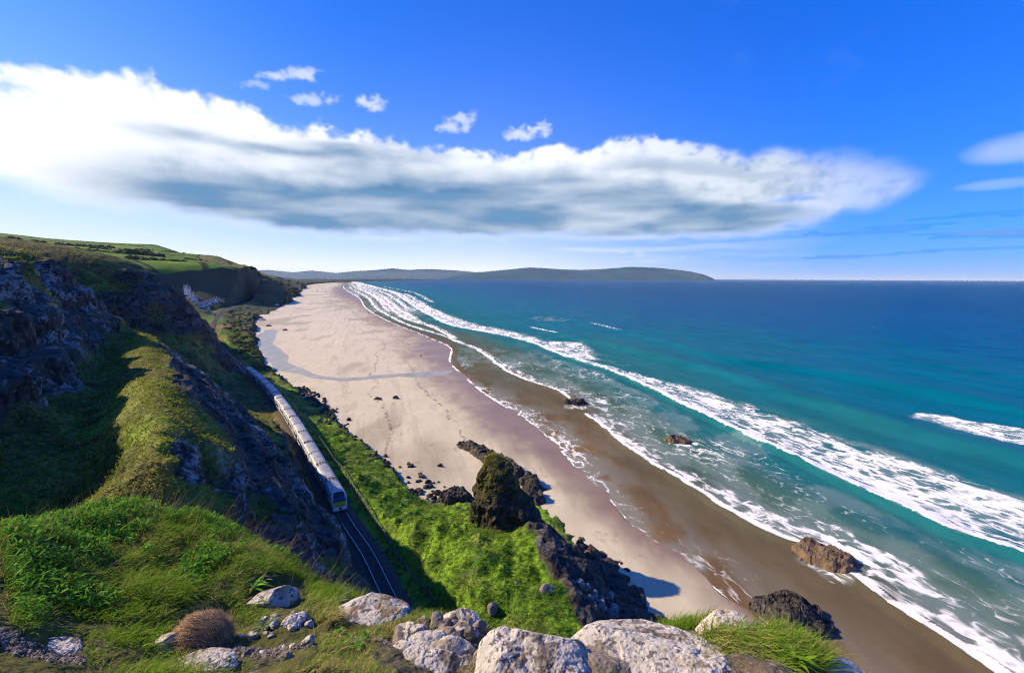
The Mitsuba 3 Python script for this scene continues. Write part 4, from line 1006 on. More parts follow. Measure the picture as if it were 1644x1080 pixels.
ring = ring + cosn * (dd * fade)[..., None] + np.array([0, 0, 1.0]) * (0.5 * fb(ring, 1.2, 3, 10))[..., None]
grassy = np.clip(sst(10.5, 16.0, ring[..., 2]) * (0.45 + 0.5 * sst(0.4, -0.8, np.sin(aa))[None]) + 1.0 * fb(ring, 2.5, 3, 13) + 0.3 * sst(15.5, 19, ring[..., 2]), 0, 1)
i = np.arange(259)[:, None] * 360; j = np.arange(360)[None]
a_, b_ = i + j, i + (j + 1) % 360
sf = np.vstack([np.stack([a_, b_, b_ + 360], -1).reshape(-1, 3), np.stack([a_, b_ + 360, a_ + 360], -1).reshape(-1, 3)])
STACK_V, STACK_G = ring.reshape(-1, 3), grassy.ravel()
add('sea_stack', (STACK_V, sf), 'm_stack', smooth=28, label='tall dark rock stack with a grassy top rising between the green slope and the beach', category='sea stack')


#---NEXT2---
# ------------------------------------------------------------------ grass on the cliffs and the slope
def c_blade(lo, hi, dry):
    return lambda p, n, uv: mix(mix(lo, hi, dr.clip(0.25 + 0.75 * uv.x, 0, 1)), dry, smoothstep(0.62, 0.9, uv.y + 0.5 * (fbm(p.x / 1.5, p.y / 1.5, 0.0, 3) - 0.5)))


def thin(key, fn, trans=0.6, rough=0.5):
    scene[key] = {'type': 'principledthin', 'base_color': proc(fn), 'roughness': rough, 'diff_trans': trans, 'spec_trans': 0.0, 'eta': 1.3}


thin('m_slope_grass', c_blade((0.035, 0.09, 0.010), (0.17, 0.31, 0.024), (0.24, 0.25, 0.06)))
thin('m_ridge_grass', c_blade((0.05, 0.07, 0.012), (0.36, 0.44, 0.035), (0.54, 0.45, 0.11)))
rl = np.hypot(LAND_V[:, 0], LAND_V[:, 1]); dl = np.abs(LAND_V[:, 0] - X_TRACK(LAND_V[:, 1])) * 0.81
beach_w = LAND_V[:, 0] - X_WATER(LAND_V[:, 1])
ok = (rl > 22) & (rl < 150) & (LAND_UV[:, 1] < 0.42) & (dl > 3.6) & (LAND_V[:, 2] > 2.3)
idx = np.nonzero(ok)[0]
for key, sel, matn, lab in (('slope_grass', LAND_V[idx, 0] > X_TRACK(LAND_V[idx, 1]), 'm_slope_grass', 'bright green grass in hummocks on the slope below the railway'), ('ridge_grass', LAND_V[idx, 0] < X_TRACK(LAND_V[idx, 1]), 'm_ridge_grass', 'long olive and straw coloured grass on the cliff spur')):
    pick = rng.choice(idx[sel], 26000 if key == 'ridge_grass' else 17000)
    root = np.repeat(LAND_V[pick], 4, 0) + rng.normal(0, 0.22, (4 * len(pick), 3)) * [1, 1, 0.2]
    nn = np.repeat(LAND_N[pick], 4, 0)
    lean = nn * 0.5 + np.array([0.35, -0.05, 0.55]) + rng.normal(0, 0.35, root.shape)
    lean /= np.linalg.norm(lean, axis=1, keepdims=True)
    L = (0.22 + 0.0022 * np.repeat(rl[pick], 4)) * rng.uniform(0.6, 1.4, len(root))
    bend = np.array([0.3, -0.1, -0.35]) + rng.normal(0, 0.15, root.shape)
    tr = np.repeat(meshkit.fbm(LAND_V[pick] / 4, 3, 5), 4) + rng.normal(0, 0.12, len(root))
    v, f, uv = blades(root - nn * 0.08, lean, L, 0.06 + 0.0006 * np.repeat(rl[pick], 4), bend, seg=2, rnd=np.clip(tr, 0, 1))
    add(key, (v, f), matn, uv=uv, kind='stuff', label=lab)
# grass and ferns on the top of the stack
g = np.nonzero((STACK_G > 0.55) & (STACK_V[:, 2] > 9))[0]
pick = rng.choice(g, 700)
root = np.repeat(STACK_V[pick], 8, 0) + rng.normal(0, 0.12, (5600, 3))
lean = np.array([0.2, -0.25, 0.8]) + rng.normal(0, 0.4, root.shape); lean /= np.linalg.norm(lean, axis=1, keepdims=True)
v, f, uv = blades(root, lean, rng.uniform(0.15, 0.4, 5600), np.full(5600, 0.07), np.array([0.2, -0.1, -0.4]) + rng.normal(0, 0.2, root.shape), seg=2)
add('sea_stack__grass', (v, f), 'm_ridge_grass', uv=uv, kind='stuff')

# ------------------------------------------------------------------ village under the far cliff, vehicles and walkers on the beach
mat('m_wall_white', (0.72, 0.74, 0.76), rough=0.8)
mat('m_wall_blue', (0.35, 0.50, 0.70), rough=0.8)
mat('m_slate', (0.10, 0.11, 0.13), rough=0.7)
mat('m_road', (0.30, 0.28, 0.25), rough=0.9)


def house(px, py, wpx, hpx, wallm, label, bays=2, storeys=2, group='village houses under the far cliff'):
    c = at_z(px, py, 9.0); c[2] = float(height_far(c[:1], c[1:2])[0]) - 0.5
    k = math.hypot(*c[:2]) / FOCAL * 0.8
    W, H, D = wpx * k, hpx * k, 8.0
    yaw = math.degrees(math.atan2(-c[0], c[1]))
    M = T().translate(c.tolist()).rotate([0, 0, 1], yaw)
    h = thing('house', label, 'house', group)
    v, f = boxm(-W / 2, W / 2, 0, D, -2, H)
    add(h + '__wall', ply((v, f), wallm, to_world=M), None)
    e, rz = 0.35, 0.32 * D
    rv = np.array([(-W / 2 - e, -e, H), (W / 2 + e, -e, H), (W / 2 + e, D + e, H), (-W / 2 - e, D + e, H), (-W / 2 - e, D / 2, H + rz), (W / 2 + e, D / 2, H + rz)])
    rf = np.array([(0, 1, 5), (0, 5, 4), (2, 3, 4), (2, 4, 5), (0, 4, 3), (1, 2, 5), (0, 3, 2), (0, 2, 1)])
    add(h + '__roof', ply((rv, rf), 'm_slate', to_world=M), None)
    add(h + '__chimney', ply(boxm(W / 2 - 1.4, W / 2 - 0.3, D / 2 - 0.5, D / 2 + 0.5, H + 1, H + rz + 1.3), wallm, to_world=M), None)
    for i in range(bays):
        for s in range(storeys):
            x, z = (i + 0.5) / bays * W - W / 2, (s + 0.5) / storeys * H
            add(h + '__window', ply(boxm(x - 0.22 * W / bays, x + 0.22 * W / bays, -0.12, 0.1, z - 0.26 * H / storeys, z + 0.22 * H / storeys), 'm_glass', to_world=M), None)
    add(h + '__door', ply(boxm(-0.5, 0.5, -0.15, 0.1, 0, 2.1), 'm_blue', to_world=M), None)


for k, (x, y, w_, h_) in enumerate(((301, 491, 6, 15), (306, 492, 5, 17), (311, 493, 5, 14), (316, 494, 5, 11))):
    house(x, y, w_, h_, 'm_wall_white', ['tall white house at the left end of the village terrace', 'tallest white house in the village terrace', 'white house third from the left in the village terrace', 'lower white house where the tall terrace steps down'][k], 2, 4)
for k, (x, y, w_, h_) in enumerate(((322, 495, 5, 8), (327, 494.5, 5, 8), (332, 494, 5, 9), (337, 493, 4.5, 7), (342, 492, 4.5, 7), (347, 491, 5, 7), (352, 490.5, 4, 5))):
    house(x, y, w_, h_, 'm_wall_blue' if k % 2 == 0 else 'm_wall_white', f'small {"pale blue" if k % 2 == 0 else "white"} house, {["first", "second", "third", "fourth", "fifth", "sixth", "seventh"][k]} in the low row right of the tall terrace')
for k, (x, y, w_, h_, lab) in enumerate(((402, 481, 6, 3, 'low pale house beside the railway under the far cliff'), (424, 478, 6, 5, 'blue house near the foot of the far cliff point'), (335, 500, 4, 3, 'small white cottage in front of the village by the line'), (345, 505, 3, 2.5, 'tiny white hut nearest the railway bend'))):
    house(x, y, w_, h_, 'm_wall_blue' if k < 2 else 'm_wall_white', lab, 2, 1)
def hit(px, py, hfun, y0, y1):
    Yk = np.linspace(y0, y1, 4000)
    d = ray(px, py); P = EYE + d * (Yk / d[1])[:, None]
    under = np.nonzero(P[:, 2] < hfun(P[:, 0], P[:, 1]))[0]
    return P[under[0]] if len(under) else P[-1]


rp = np.array([hit(x, y, height_far, 480, 1500) for x, y in ((372, 481.5), (377, 481.5), (384, 481), (381, 483), (376, 485), (371, 488))])
rp = np.stack([np.interp(np.linspace(0, 5, 60), np.arange(6), rp[:, k]) for k in range(3)], 1)
rp[:, 2] = height_far(rp[:, 0], rp[:, 1]) + 0.5
tg = np.gradient(rp, axis=0); lt = np.stack([-tg[:, 1], tg[:, 0], 0 * tg[:, 0]], 1); lt /= np.linalg.norm(lt, axis=1, keepdims=True) + 1e-9
v = np.stack([rp - 2.5 * lt, rp + 2.5 * lt], 1).reshape(-1, 3)
add('road', (v, grid_faces(60, 2)), 'm_road', kind='structure', label='short pale road winding up under the far cliff')

# stream and pool on the sand
mat('m_stream', lambda p, n, uv: mix((0.16, 0.14, 0.12), (0.30, 0.26, 0.22), fbm(p.x / 4, p.y / 12, 0.0, 4)), rough=0.16, spec=0.5)
poly = [(433, 528), (445, 530), (441, 545), (436, 552), (452, 563), (462, 572), (460, 582), (480, 590), (510, 604), (545, 607), (600, 603), (650, 598.5), (690, 594), (716, 591), (716, 597), (690, 601), (640, 602.5), (600, 607), (550, 611), (510, 609), (480, 600), (455, 596), (440, 590), (428, 572), (419, 560), (412, 548), (414, 538)]
pg = shapely.Polygon([at_z(x, y, 1.5)[:2] for x, y in poly]).buffer(6).buffer(-9).buffer(3.4)
bed = shapely.LineString([at_z(x, y, 1.2)[:2] for x, y in ((447, 588), (480, 596), (510, 607), (548, 609.5), (600, 605.5), (648, 600.5), (690, 597.5), (716, 594))]).buffer(2.6).union(shapely.LineString([at_z(x, y, 0.8)[:2] for x, y in ((600, 605.5), (690, 597.5), (716, 594))]).buffer(3.6))
pg = pg.union(bed).buffer(1.5).buffer(-1.5)
pg = max(getattr(pg, 'geoms', [pg]), key=lambda g_: g_.area)
pts = np.array(pg.segmentize(2.0).exterior.coords)[:-1]
pts = pts + 1.6 * np.stack([fb(np.c_[pts, 0 * pts[:, 0]], 8.0, 3, 91), fb(np.c_[pts, 0 * pts[:, 0]], 8.0, 3, 92)], 1)
tri = trimesh.creation.triangulate_polygon(shapely.Polygon(pts), engine='earcut')
sv, sfc = trimesh.remesh.subdivide_to_size(np.c_[tri[0], 0 * tri[0][:, 0]], tri[1], 6.0)
def sand_z(x, y):
    w = x - X_WATER(y)
    return np.clip(-w * np.where(w < 0, 0.022, 0.03), -2.5, 1.6) + 0.06 * (meshkit.fbm(np.stack([x / 14, y / 25, 0 * x], -1), 3, 3) - 0.5) * sst(0, -8, w)
sv[:, 2] = sand_z(sv[:, 0], sv[:, 1]) + 0.035
if np.cross(sv[sfc[0, 1]] - sv[sfc[0, 0]], sv[sfc[0, 2]] - sv[sfc[0, 0]])[2] < 0: sfc = sfc[:, ::-1]
add('stream', (sv, sfc), 'm_stream', smooth=True, kind='structure', label='shallow stream and pool crossing the sand to the sea')

mat('m_skin', (0.5, 0.33, 0.25)); mat('m_cloth_dark', (0.02, 0.022, 0.03)); mat('m_cloth_red', (0.25, 0.05, 0.04))
mat('m_car_white', (0.75, 0.76, 0.78), rough=0.3, spec=0.5); mat('m_car_dark', (0.03, 0.033, 0.04), rough=0.3, spec=0.5); mat('m_car_blue', (0.10, 0.20, 0.36), rough=0.3, spec=0.5)
import manifold3d as m3


def figure(seed, stride):
    J = {'pelvis': ((0, 0, 0.95), .15), 'chest': ((0, 0.03, 1.35), .17), 'neck': ((0, 0.04, 1.5), .07), 'head': ((0, 0.06, 1.66), .115),
         'lh': ((-.1, 0, .9), .11), 'lk': ((-.1, stride * .6, .5), .075), 'la': ((-.1, stride, .08), .05), 'lt': ((-.1, stride + .14, .05), .045),
         'rh': ((.1, 0, .9), .11), 'rk': ((.1, -stride * .3, .5), .075), 'ra': ((.1, -stride, .1), .05), 'rt': ((.1, -stride + .14, .05), .045),
         'ls': ((-.2, .02, 1.4), .075), 'le': ((-.26, -stride * .4, 1.12), .05), 'lw': ((-.25, -stride * .2 + .1, .86), .04), 'rs': ((.2, .02, 1.4), .075), 're': ((.26, stride * .3, 1.12), .05), 'rw': ((.25, stride * .6, .88), .04)}
    S = lambda k: m3.Manifold.sphere(J[k][1], 14).translate(J[k][0])
    B = [('pelvis', 'chest'), ('chest', 'neck'), ('neck', 'head'), ('pelvis', 'lh'), ('lh', 'lk'), ('lk', 'la'), ('la', 'lt'), ('pelvis', 'rh'), ('rh', 'rk'), ('rk', 'ra'), ('ra', 'rt'), ('chest', 'ls'), ('ls', 'le'), ('le', 'lw'), ('chest', 'rs'), ('rs', 're'), ('re', 'rw')]
    return m3.Manifold.batch_boolean([m3.Manifold.batch_hull([S(a), S(b)]) for a, b in B], m3.OpType.Add)


for k, (px, py, lab, m_) in enumerate(((676, 573.5, 'person in dark clothes walking on the wet sand, nearest of the walkers', 'm_cloth_dark'), (632, 511, 'person standing in the shallows beyond the swash line', 'm_cloth_dark'), (604, 509.5, 'person walking at the edge of the wet sand, right of a pair', 'm_cloth_dark'), (592, 503.5, 'person walking at the edge of the wet sand, left of a pair', 'm_cloth_red'), (437, 519.5, 'person on the dry sand beside the parked vans', 'm_cloth_red'), (466.7, 508, 'person alone far out on the dry sand', 'm_cloth_dark'))):
    c = at_z(px, py, 0.6); c[2] = float(sand_z(c[:1], c[1:2])[0])
    add('person', ply(figure(k, 0.2), m_, smooth=40, to_world=T().translate(c.tolist()).rotate([0, 0, 1], rg.uniform(0, 360)).scale(1.12)), None, label=lab, category='person')


def car(px, py, L, W, H, m_, yaw, label, van=False, group='vehicles parked on the beach'):
    c = at_z(px, py, 1.5); c[2] = float(sand_z(c[:1], c[1:2])[0])
    M = T().translate(c.tolist()).rotate([0, 0, 1], yaw)
    h = thing('van' if van else 'car', label, 'van' if van else 'car', group)
    sec = np.array([(-.5, .18), (-.5, .55), (-.46, .93), (-.40, 1.0), (.22, 1.0), (.36, .62), (.48, .54), (.5, .2)] if van else [(-.5, .2), (-.5, .55), (-.40, .62), (-.30, .98), (.08, 1.0), (.24, .62), (.48, .54), (.5, .22)])
    rings = [np.stack([sec[:, 0] * L, np.full(len(sec), s * W / 2 * a), sec[:, 1] * H * b], 1) for s, a, b in ((-1, 1, .93), (-1, .96, 1), (1, .96, 1), (1, 1, .93))]
    add(h + '__body', ply(loft(rings), m_, smooth=30, to_world=M), None)
    add(h + '__window', ply(boxm(-.36 * L, .2 * L, -W / 2 - .01, W / 2 + .01, .64 * H, .9 * H), 'm_glass', to_world=M), None)
    for x in (-.3, .3):
        for y in (-1, 1):
            cyl = trimesh.creation.cylinder(.34, .22, sections=16)
            add(h + '__wheel', ply((np.array(cyl.vertices)[:, [0, 2, 1]] + [x * L, y * (W / 2 - .1), .33], np.array(cyl.faces)[:, ::-1]), 'm_under', to_world=M), None)


car(418.5, 511.5, 5.4, 2.1, 2.5, 'm_car_dark', 20, 'dark van at the back of the parked group on the beach', True)
car(419.5, 515, 5.2, 2.1, 2.4, 'm_car_white', 25, 'white van at the front of the parked group on the beach', True)
car(424, 514, 4.4, 1.8, 1.6, 'm_car_blue', 15, 'blue car beside the white van on the beach')
car(432, 524, 4.6, 1.9, 1.7, 'm_car_dark', 5, 'dark car alone on the sand just right of the stream mouth')
car(457.6, 530.5, 4.3, 1.8, 1.7, 'm_car_dark', 70, 'dark car farthest out on the open sand')
car(444.7, 490.5, 6, 2.3, 2.6, 'm_car_white', 10, 'pale van parked at the grassy edge far along the beach', True)
for k, (x, y) in enumerate(((509.5, 466.5), (517, 464.5), (523, 469.8))):
    car(x, y, 5, 2, 1.8, 'm_car_dark', 30 * k, ['left one of three tiny cars far along the beach', 'middle one of three tiny cars far along the beach', 'right one of three tiny cars far along the beach'][k])

# ------------------------------------------------------------------ the cliff top at the viewer's feet
C = []
crest = [(0, 872, 3.4), (60, 858, 3.8), (130, 838, 4.2), (200, 829, 4.5), (280, 833, 4.7), (350, 852, 4.6), (420, 884, 4.3), (470, 912, 4.0), (520, 942, 3.7), (560, 960, 3.5), (640, 985, 3.15), (720, 1010, 2.9), (800, 1040, 2.75), (900, 1050, 2.7), (1000, 1040, 2.75), (1090, 1010, 2.85), (1160, 992, 2.8), (1230, 1026, 2.6), (1310, 1066, 2.4)]
for a in crest:
    py_(*a)
    q = at_y(*a); u_ = q[:2] / np.linalg.norm(q[:2])
    for dd_, dz in ((0.5, 0.55), (1.2, 1.8), (3.0, 5.0), (6.0, 9.5)):
        pt(*(q[:2] + u_ * dd_), q[2] - dz)
for a in ((-150, 870, 3.0), (-300, 900, 2.6), (100, 950, 2.75), (250, 945, 3.15), (330, 925, 3.4), (400, 960, 3.1), (180, 880, 3.6), (60, 890, 3.1), (60, 1060, 2.1), (200, 1060, 2.15), (325, 1060, 2.2), (450, 1060, 2.3), (480, 1000, 2.75), (600, 1010, 2.8), (620, 1062, 2.38), (720, 1085, 2.3), (800, 1110, 2.15), (900, 1120, 2.1), (1000, 1110, 2.2), (1100, 1085, 2.3), (1200, 1048, 2.42), (1262, 1046, 2.5), (1300, 1100, 2.2), (0, 1250, 1.3), (400, 1250, 1.3), (800, 1250, 1.35), (1150, 1250, 1.4), (-300, 1100, 1.5)):
    py_(*a)
for q in ((2.3, 1.7, 47.4), (3.2, 2.4, 45.8), (3.2, 0.8, 47.2), (5, 3, 43.5), (6, 6, 40), (10, 4, 36), (9, 9, 34), (-6, 1, 48.6), (-8, 3, 47), (-12, 4, 45), (0, 14, 31), (-6, 13, 33), (-12, 10, 38)):
    pt(*q)
C = np.array(C)
rb3 = RBFInterpolator(C[:, :2], C[:, 2], kernel='linear')
an, rn = np.radians(np.linspace(-88, 80, 200)), np.exp(np.linspace(math.log(0.6), math.log(14), 260))
A2, R2 = np.meshgrid(an, rn, indexing='ij')
zn = rb3(np.stack([R2 * np.sin(A2), R2 * np.cos(A2)], -1).reshape(-1, 2)).reshape(A2.shape)
HN = RegularGridInterpolator((an, np.log(rn)), zn, bounds_error=False, fill_value=None)


def near_base(X, Y):
    return HN(np.stack([np.clip(np.arctan2(X, Y), an[0], an[-1]), np.log(np.clip(np.hypot(X, Y), rn[0], rn[-1]))], -1))


def near_h(X, Y):
    p = np.stack([X, Y, 0 * X], -1)
    return near_base(X, Y) + 0.26 * fb(p, 0.7, 4, 3) + 0.05 * fb(p, 0.12, 3, 4) + 0.10 * (ridged(p, 0.9, 2, 6) - 0.5)


A, R = adaptive(near_h, np.radians(np.linspace(-88, 80, 420)), 0.7, 13, 500, 300)
X, Y = R * np.sin(A), R * np.cos(A)
Z = near_h(X.ravel(), Y.ravel()).reshape(X.shape)
NV = np.stack([X, Y, Z], -1).reshape(-1, 3); NF = grid_faces(*X.shape)[:, ::-1]
NN = vnormals(NV, NF); NN *= np.sign(NN[:, 2:3] + 1e-9)
turf = np.maximum(sst(-0.02, -0.22, np.arctan2(NV[:, 0], NV[:, 1])) * 0.7, 0.45)


def c_soil(p, n, uv):
    s = mix((0.045, 0.035, 0.026), (0.14, 0.115, 0.085), fbm(p.x * 9, p.y * 9, p.z * 9, 4))
    st = smoothstep(0.62, 0.68, fbm(p.x * 70, p.y * 70, p.z * 70, 2))
    s = mix(s, (0.26, 0.24, 0.21), st * 0.6)
    gr = mix((0.03, 0.045, 0.012), (0.10, 0.095, 0.03), fbm(p.x * 14, p.y * 14, p.z * 14, 3))
    return mix(s, gr, smoothstep(0.35, 0.6, uv.x + 0.9 * (fbm(p.x * 2.2, p.y * 2.2, 0.0, 4) - 0.5)))


mat('m_soil', c_soil, rough=0.95, spec=0.1, bump=lambda p, n, uv: fbm(p.x * 22, p.y * 22, p.z * 22, 4), bscale=0.03, eps=0.004)
add('clifftop_ground', (NV, NF), 'm_soil', smooth=True, uv=np.stack([turf, 0 * turf], 1), kind='structure', label='turf and bare stony soil on the cliff top in the foreground')

# white lichened boulders
def c_lichen(p, n, uv):
    base = mix((0.085, 0.075, 0.065), (0.26, 0.225, 0.19), fbm(p.x * 12, p.y * 12, p.z * 12, 4))
    L = 0.55 * fbm(p.x * 6, p.y * 6, p.z * 6, 4) + 0.45 * fbm(p.x * 30, p.y * 30, p.z * 30, 4)
    c = mix(base, mix((0.30, 0.285, 0.255), (0.52, 0.50, 0.46), fbm(p.x * 22, p.y * 22, p.z * 22, 4)), smoothstep(0.47, 0.55, L + 0.07 * n.z))
    c = mix(c, (0.05, 0.046, 0.042), smoothstep(0.60, 0.68, fbm(p.x * 44 + 7, p.y * 44, p.z * 44, 3)) * 0.8)
    c = c * (0.8 + 0.4 * fbm(p.x * 3, p.y * 3, p.z * 3, 3))
    return mix(c, (0.22, 0.16, 0.06), smoothstep(0.60, 0.70, fbm(p.x * 7 + 3, p.y * 7, p.z * 7 + 5, 4)) * 0.55)


BUMP = lambda p, n, uv: 0.6 * fbm(p.x * 16, p.y * 16, p.z * 16, 4) + 0.4 * fbm(p.x * 60, p.y * 60, p.z * 60, 3)
mat('m_lichen', c_lichen, rough=0.92, spec=0.15, bump=BUMP, bscale=0.035, eps=0.002)
mat('m_brown_stone', lambda p, n, uv: mix((0.10, 0.085, 0.07), (0.26, 0.22, 0.185), fbm(p.x * 14, p.y * 14, p.z * 14, 4)), rough=0.92, spec=0.15, bump=BUMP, bscale=0.03, eps=0.002)


def stone(name, px, py, Y0, size, seed, label, yaw=0.0, tilt=(0, 0), m='m_lichen', sub=6, sink=0.35, group=None, planes=11, rough=0.09, category='boulder', z=None):
    c = at_y(px, py, Y0)
    if z is None:
        c[2] = float(near_h(c[:1], c[1:2])[0]) + size[2] * (1 - 2 * sink)
    v, f = rock(size, seed, sub, planes, rough, 0.85, 0.03)
    m4 = T().translate(c.tolist()).rotate([0, 0, 1], yaw).rotate([1, 0, 0], tilt[0]).rotate([0, 1, 0], tilt[1])
    mm = np.array(m4.matrix)
    v = v @ mm[:3, :3].T + mm[:3, 3]
    add(name, (v, f), m, smooth=35 if sub > 3 else 18, label=label, category=category, group=group)
    return c


stone('boulder_white', 850, 1130, 2.22, (0.38, 0.36, 0.41), 140, 'big white lichened boulder with a domed top, centre of the foreground', 20, z=1, planes=-2.6, tilt=(4, 6), rough=0.085)
stone('boulder_white', 1040, 1118, 2.34, (0.52, 0.36, 0.37), 143, 'long flat white slab right of the domed boulder', 4, (4, -7), z=1, planes=-4.0, rough=0.07)
stone('boulder_white', 1172, 1024, 2.70, (0.20, 0.2, 0.17), 108, 'grey black broken end of the long slab', 20, (10, 10), z=1, planes=30, m='m_lichen')
stone('boulder_white', 597, 992, 2.95, (0.28, 0.19, 0.11), 110, 'pale grey boulder directly below the railway lines', -6, (0, 4), z=1, planes=-2.8, rough=0.12)
stone('boulder_white', 445, 962, 3.15, (0.19, 0.10, 0.13), 113, 'white pitted rock set in the turf on the right flank of the mound', 15, (38, 10), z=1, planes=18)
stone('boulder_white', 470, 1008, 2.75, (0.10, 0.09, 0.085), 115, 'small square white rock below the pitted one', 30, z=1, planes=14)
stone('boulder_white', 55, 1055, 2.15, (0.24, 0.12, 0.03), 118, 'flat white rock half buried at the lower left corner', 20, (14, 0), z=1, planes=18)
stone('boulder_white', 680, 1088, 2.36, (0.34, 0.22, 0.17), 121, 'low cracked white rock at the bottom edge, left of the domed boulder', -5, (6, 0), z=1, planes=-3.2, rough=0.13)
stone('boulder_white', 735, 1004, 2.82, (0.15, 0.12, 0.07), 124, 'grey white rock with orange lichen on the brink', -20, z=1, planes=14)
stone('boulder_brown', 780, 1056, 2.30, (0.075, 0.07, 0.08), 127, 'round brown stone against the left side of the domed boulder', 0, z=1, m='m_brown_stone', planes=20)
stone('boulder_white', 960, 1096, 2.18, (0.22, 0.16, 0.15), 129, 'grey patched rock between the domed boulder and the slab', 0, z=1, planes=16, m='m_brown_stone')
stone('boulder_white', 1352, 1084, 2.42, (0.15, 0.12, 0.07), 131, 'grey rock at the bottom edge right of the leafy tuft', 20, z=1, planes=14)
stone('boulder_white', 460, 1066, 2.25, (0.055, 0.05, 0.055), 133, 'small pale stone on bare soil below the dry tuft', 10, z=1, m='m_brown_stone')
stone('boulder_white', 272, 1030, 2.42, (0.06, 0.05, 0.06), 135, 'white stone against the left side of the dry tuft', 10, z=1)
stone('boulder_white', 325, 1072, 2.2, (0.16, 0.10, 0.05), 137, 'flat pale stone below the dry tuft', 10, z=1)
srg = np.random.default_rng(23)
for k in range(38):
    px, py = srg.uniform(640, 770), srg.uniform(1000, 1042)
    Yk = 2.85 - (py - 1000) * 0.008; s = srg.uniform(0.025, 0.06)
    stone('rubble_stone', px, py, Yk, (s, s * 0.8, s * 0.8), 200 + k, 'grey stone in the rubble under the brink left of the domed boulder', srg.uniform(0, 360), m='m_brown_stone' if k % 3 else 'm_lichen', sub=3, sink=0.3, group='stones in the rubble left of the domed boulder', category='stone')
for k in range(16):
    px, py = srg.uniform(385, 500), srg.uniform(985, 1050)
    s = srg.uniform(0.015, 0.04)
    stone('soil_stone', px, py, 2.75 - (py - 1000) * 0.007, (s, s * 0.8, s * 0.7), 260 + k, 'small pale stone on the bare soil right of the dry tuft', srg.uniform(0, 360), m='m_lichen', sub=3, sink=0.3, group='small stones right of the dry tuft', category='stone')
peb = []
for k in range(1500):
    z_ = srg.random()
    if z_ < 0.45: px, py, Yk = srg.uniform(-20, 130), srg.uniform(1010, 1085), 2.1
    elif z_ < 0.7: px, py, Yk = srg.normal(430, 45), srg.normal(1050, 18), 2.4
    else: px, py, Yk = srg.uniform(560, 800), srg.uniform(1010, 1075), 2.5
    c = at_y(px, py, Yk + srg.normal(0, 0.03)); s = 0.004 + 0.012 * srg.random() ** 2.5
    v, f = ico(1)
    peb.append((rotz(v * [s, s * 0.8, s * 0.6] * (1 + 0.3 * srg.normal(size=(len(v), 1)).clip(-1, 1)), srg.uniform(0, 6)) + [c[0], c[1], float(near_base(c[:1], c[1:2])[0])], f))
pv = np.array([q[0].mean(0) for q in peb]); dzp = near_h(pv[:, 0], pv[:, 1]) - pv[:, 2]
add('gravel', join([(q[0] + [0, 0, d_ + 0.004], q[1]) for q, d_ in zip(peb, dzp)]), 'm_brown_stone', kind='stuff', label='small loose gravel on the bare soil')

# grasses
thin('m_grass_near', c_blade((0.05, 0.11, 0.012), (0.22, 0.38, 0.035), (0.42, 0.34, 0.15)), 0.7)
thin('m_leaf', lambda p, n, uv: mix(mix((0.06, 0.19, 0.02), (0.22, 0.45, 0.06), uv.y), (0.22, 0.17, 0.04), smoothstep(0.93, 0.96, uv.y)), 0.6, 0.38)
thin('m_leaf_grey', lambda p, n, uv: mix((0.10, 0.15, 0.07), (0.20, 0.26, 0.14), uv.y), 0.5, 0.5)
thin('m_dock', lambda p, n, uv: mix((0.06, 0.16, 0.012), (0.20, 0.34, 0.03), uv.y), 0.6, 0.35)
thin('m_straw', lambda p, n, uv: mix((0.24, 0.155, 0.09), (0.52, 0.38, 0.24), uv.y), 0.5, 0.6)


def scatter(n, px0, px1, py0, py1, accept=None):
    """Roots on the ground, even over the ground between four rays."""
    out = []
    q = [at_y(x, y, 1.0)[:2] for x in (px0, px1) for y in (py0, py1)]
    tries = 0
    while sum(map(len, out)) < n and tries < 60:
        tries += 1
        a = rng.uniform(math.atan((px0 - 822) / FOCAL), math.atan((px1 - 822) / FOCAL), n * 2)
        r = np.sqrt(rng.uniform(1.4 ** 2, 6.4 ** 2, n * 2))
        X, Y = r * np.sin(a), r * np.cos(a)
        Z = near_h(X, Y)
        d = np.stack([X, Y, Z - EYE[2]], -1); k = d @ _f
        sx, sy = 822 + FOCAL * (d @ _r) / k, 540 - FOCAL * (d @ _u) / k
        ok = (sx > px0) & (sx < px1) & (sy > py0) & (sy < py1)
        if accept is not None: ok &= accept(sx, sy, X, Y)
        out.append(np.stack([X, Y, Z], -1)[ok])
    return np.vstack(out)[:n]


def gnormal(P):
    e = 0.05
    dx = (near_base(P[:, 0] + e, P[:, 1]) - near_base(P[:, 0] - e, P[:, 1])) / (2 * e); dy = (near_base(P[:, 0], P[:, 1] + e) - near_base(P[:, 0], P[:, 1] - e)) / (2 * e)
    n = np.stack([-dx, -dy, np.ones(len(P))], -1)
    return n / np.linalg.norm(n, axis=1, keepdims=True)


def grass_patch(key, P, length, width, wind, spread, droop, matn, label, seg=3, tuft=1, kind='stuff', category=None, **kw):
    P = np.repeat(P, tuft, 0) + (rng.normal(0, 0.012, (len(P) * tuft, 3)) if tuft > 1 else 0)
    n = gnormal(P)
    lean = 0.55 * n + np.array([0, 0, 0.5]) + np.asarray(wind) + rng.normal(0, spread, P.shape)
    lean /= np.linalg.norm(lean, axis=1, keepdims=True)
    L = length * rng.uniform(0.5, 1.3, len(P))
    bend = np.asarray(wind) * 0.6 + np.array([0, 0, -droop]) + rng.normal(0, 0.12, P.shape)
    tone = np.clip(meshkit.fbm(P / 0.6, 3, 9) + rng.normal(0, 0.16, len(P)), 0, 1)
    v, f, uv = blades(P - n * 0.01, lean, L, width * rng.uniform(0.6, 1.3, len(P)), bend, seg, tone)
    return add(key, (v, f), matn, uv=uv, kind=kind, label=label, category=category, **kw)


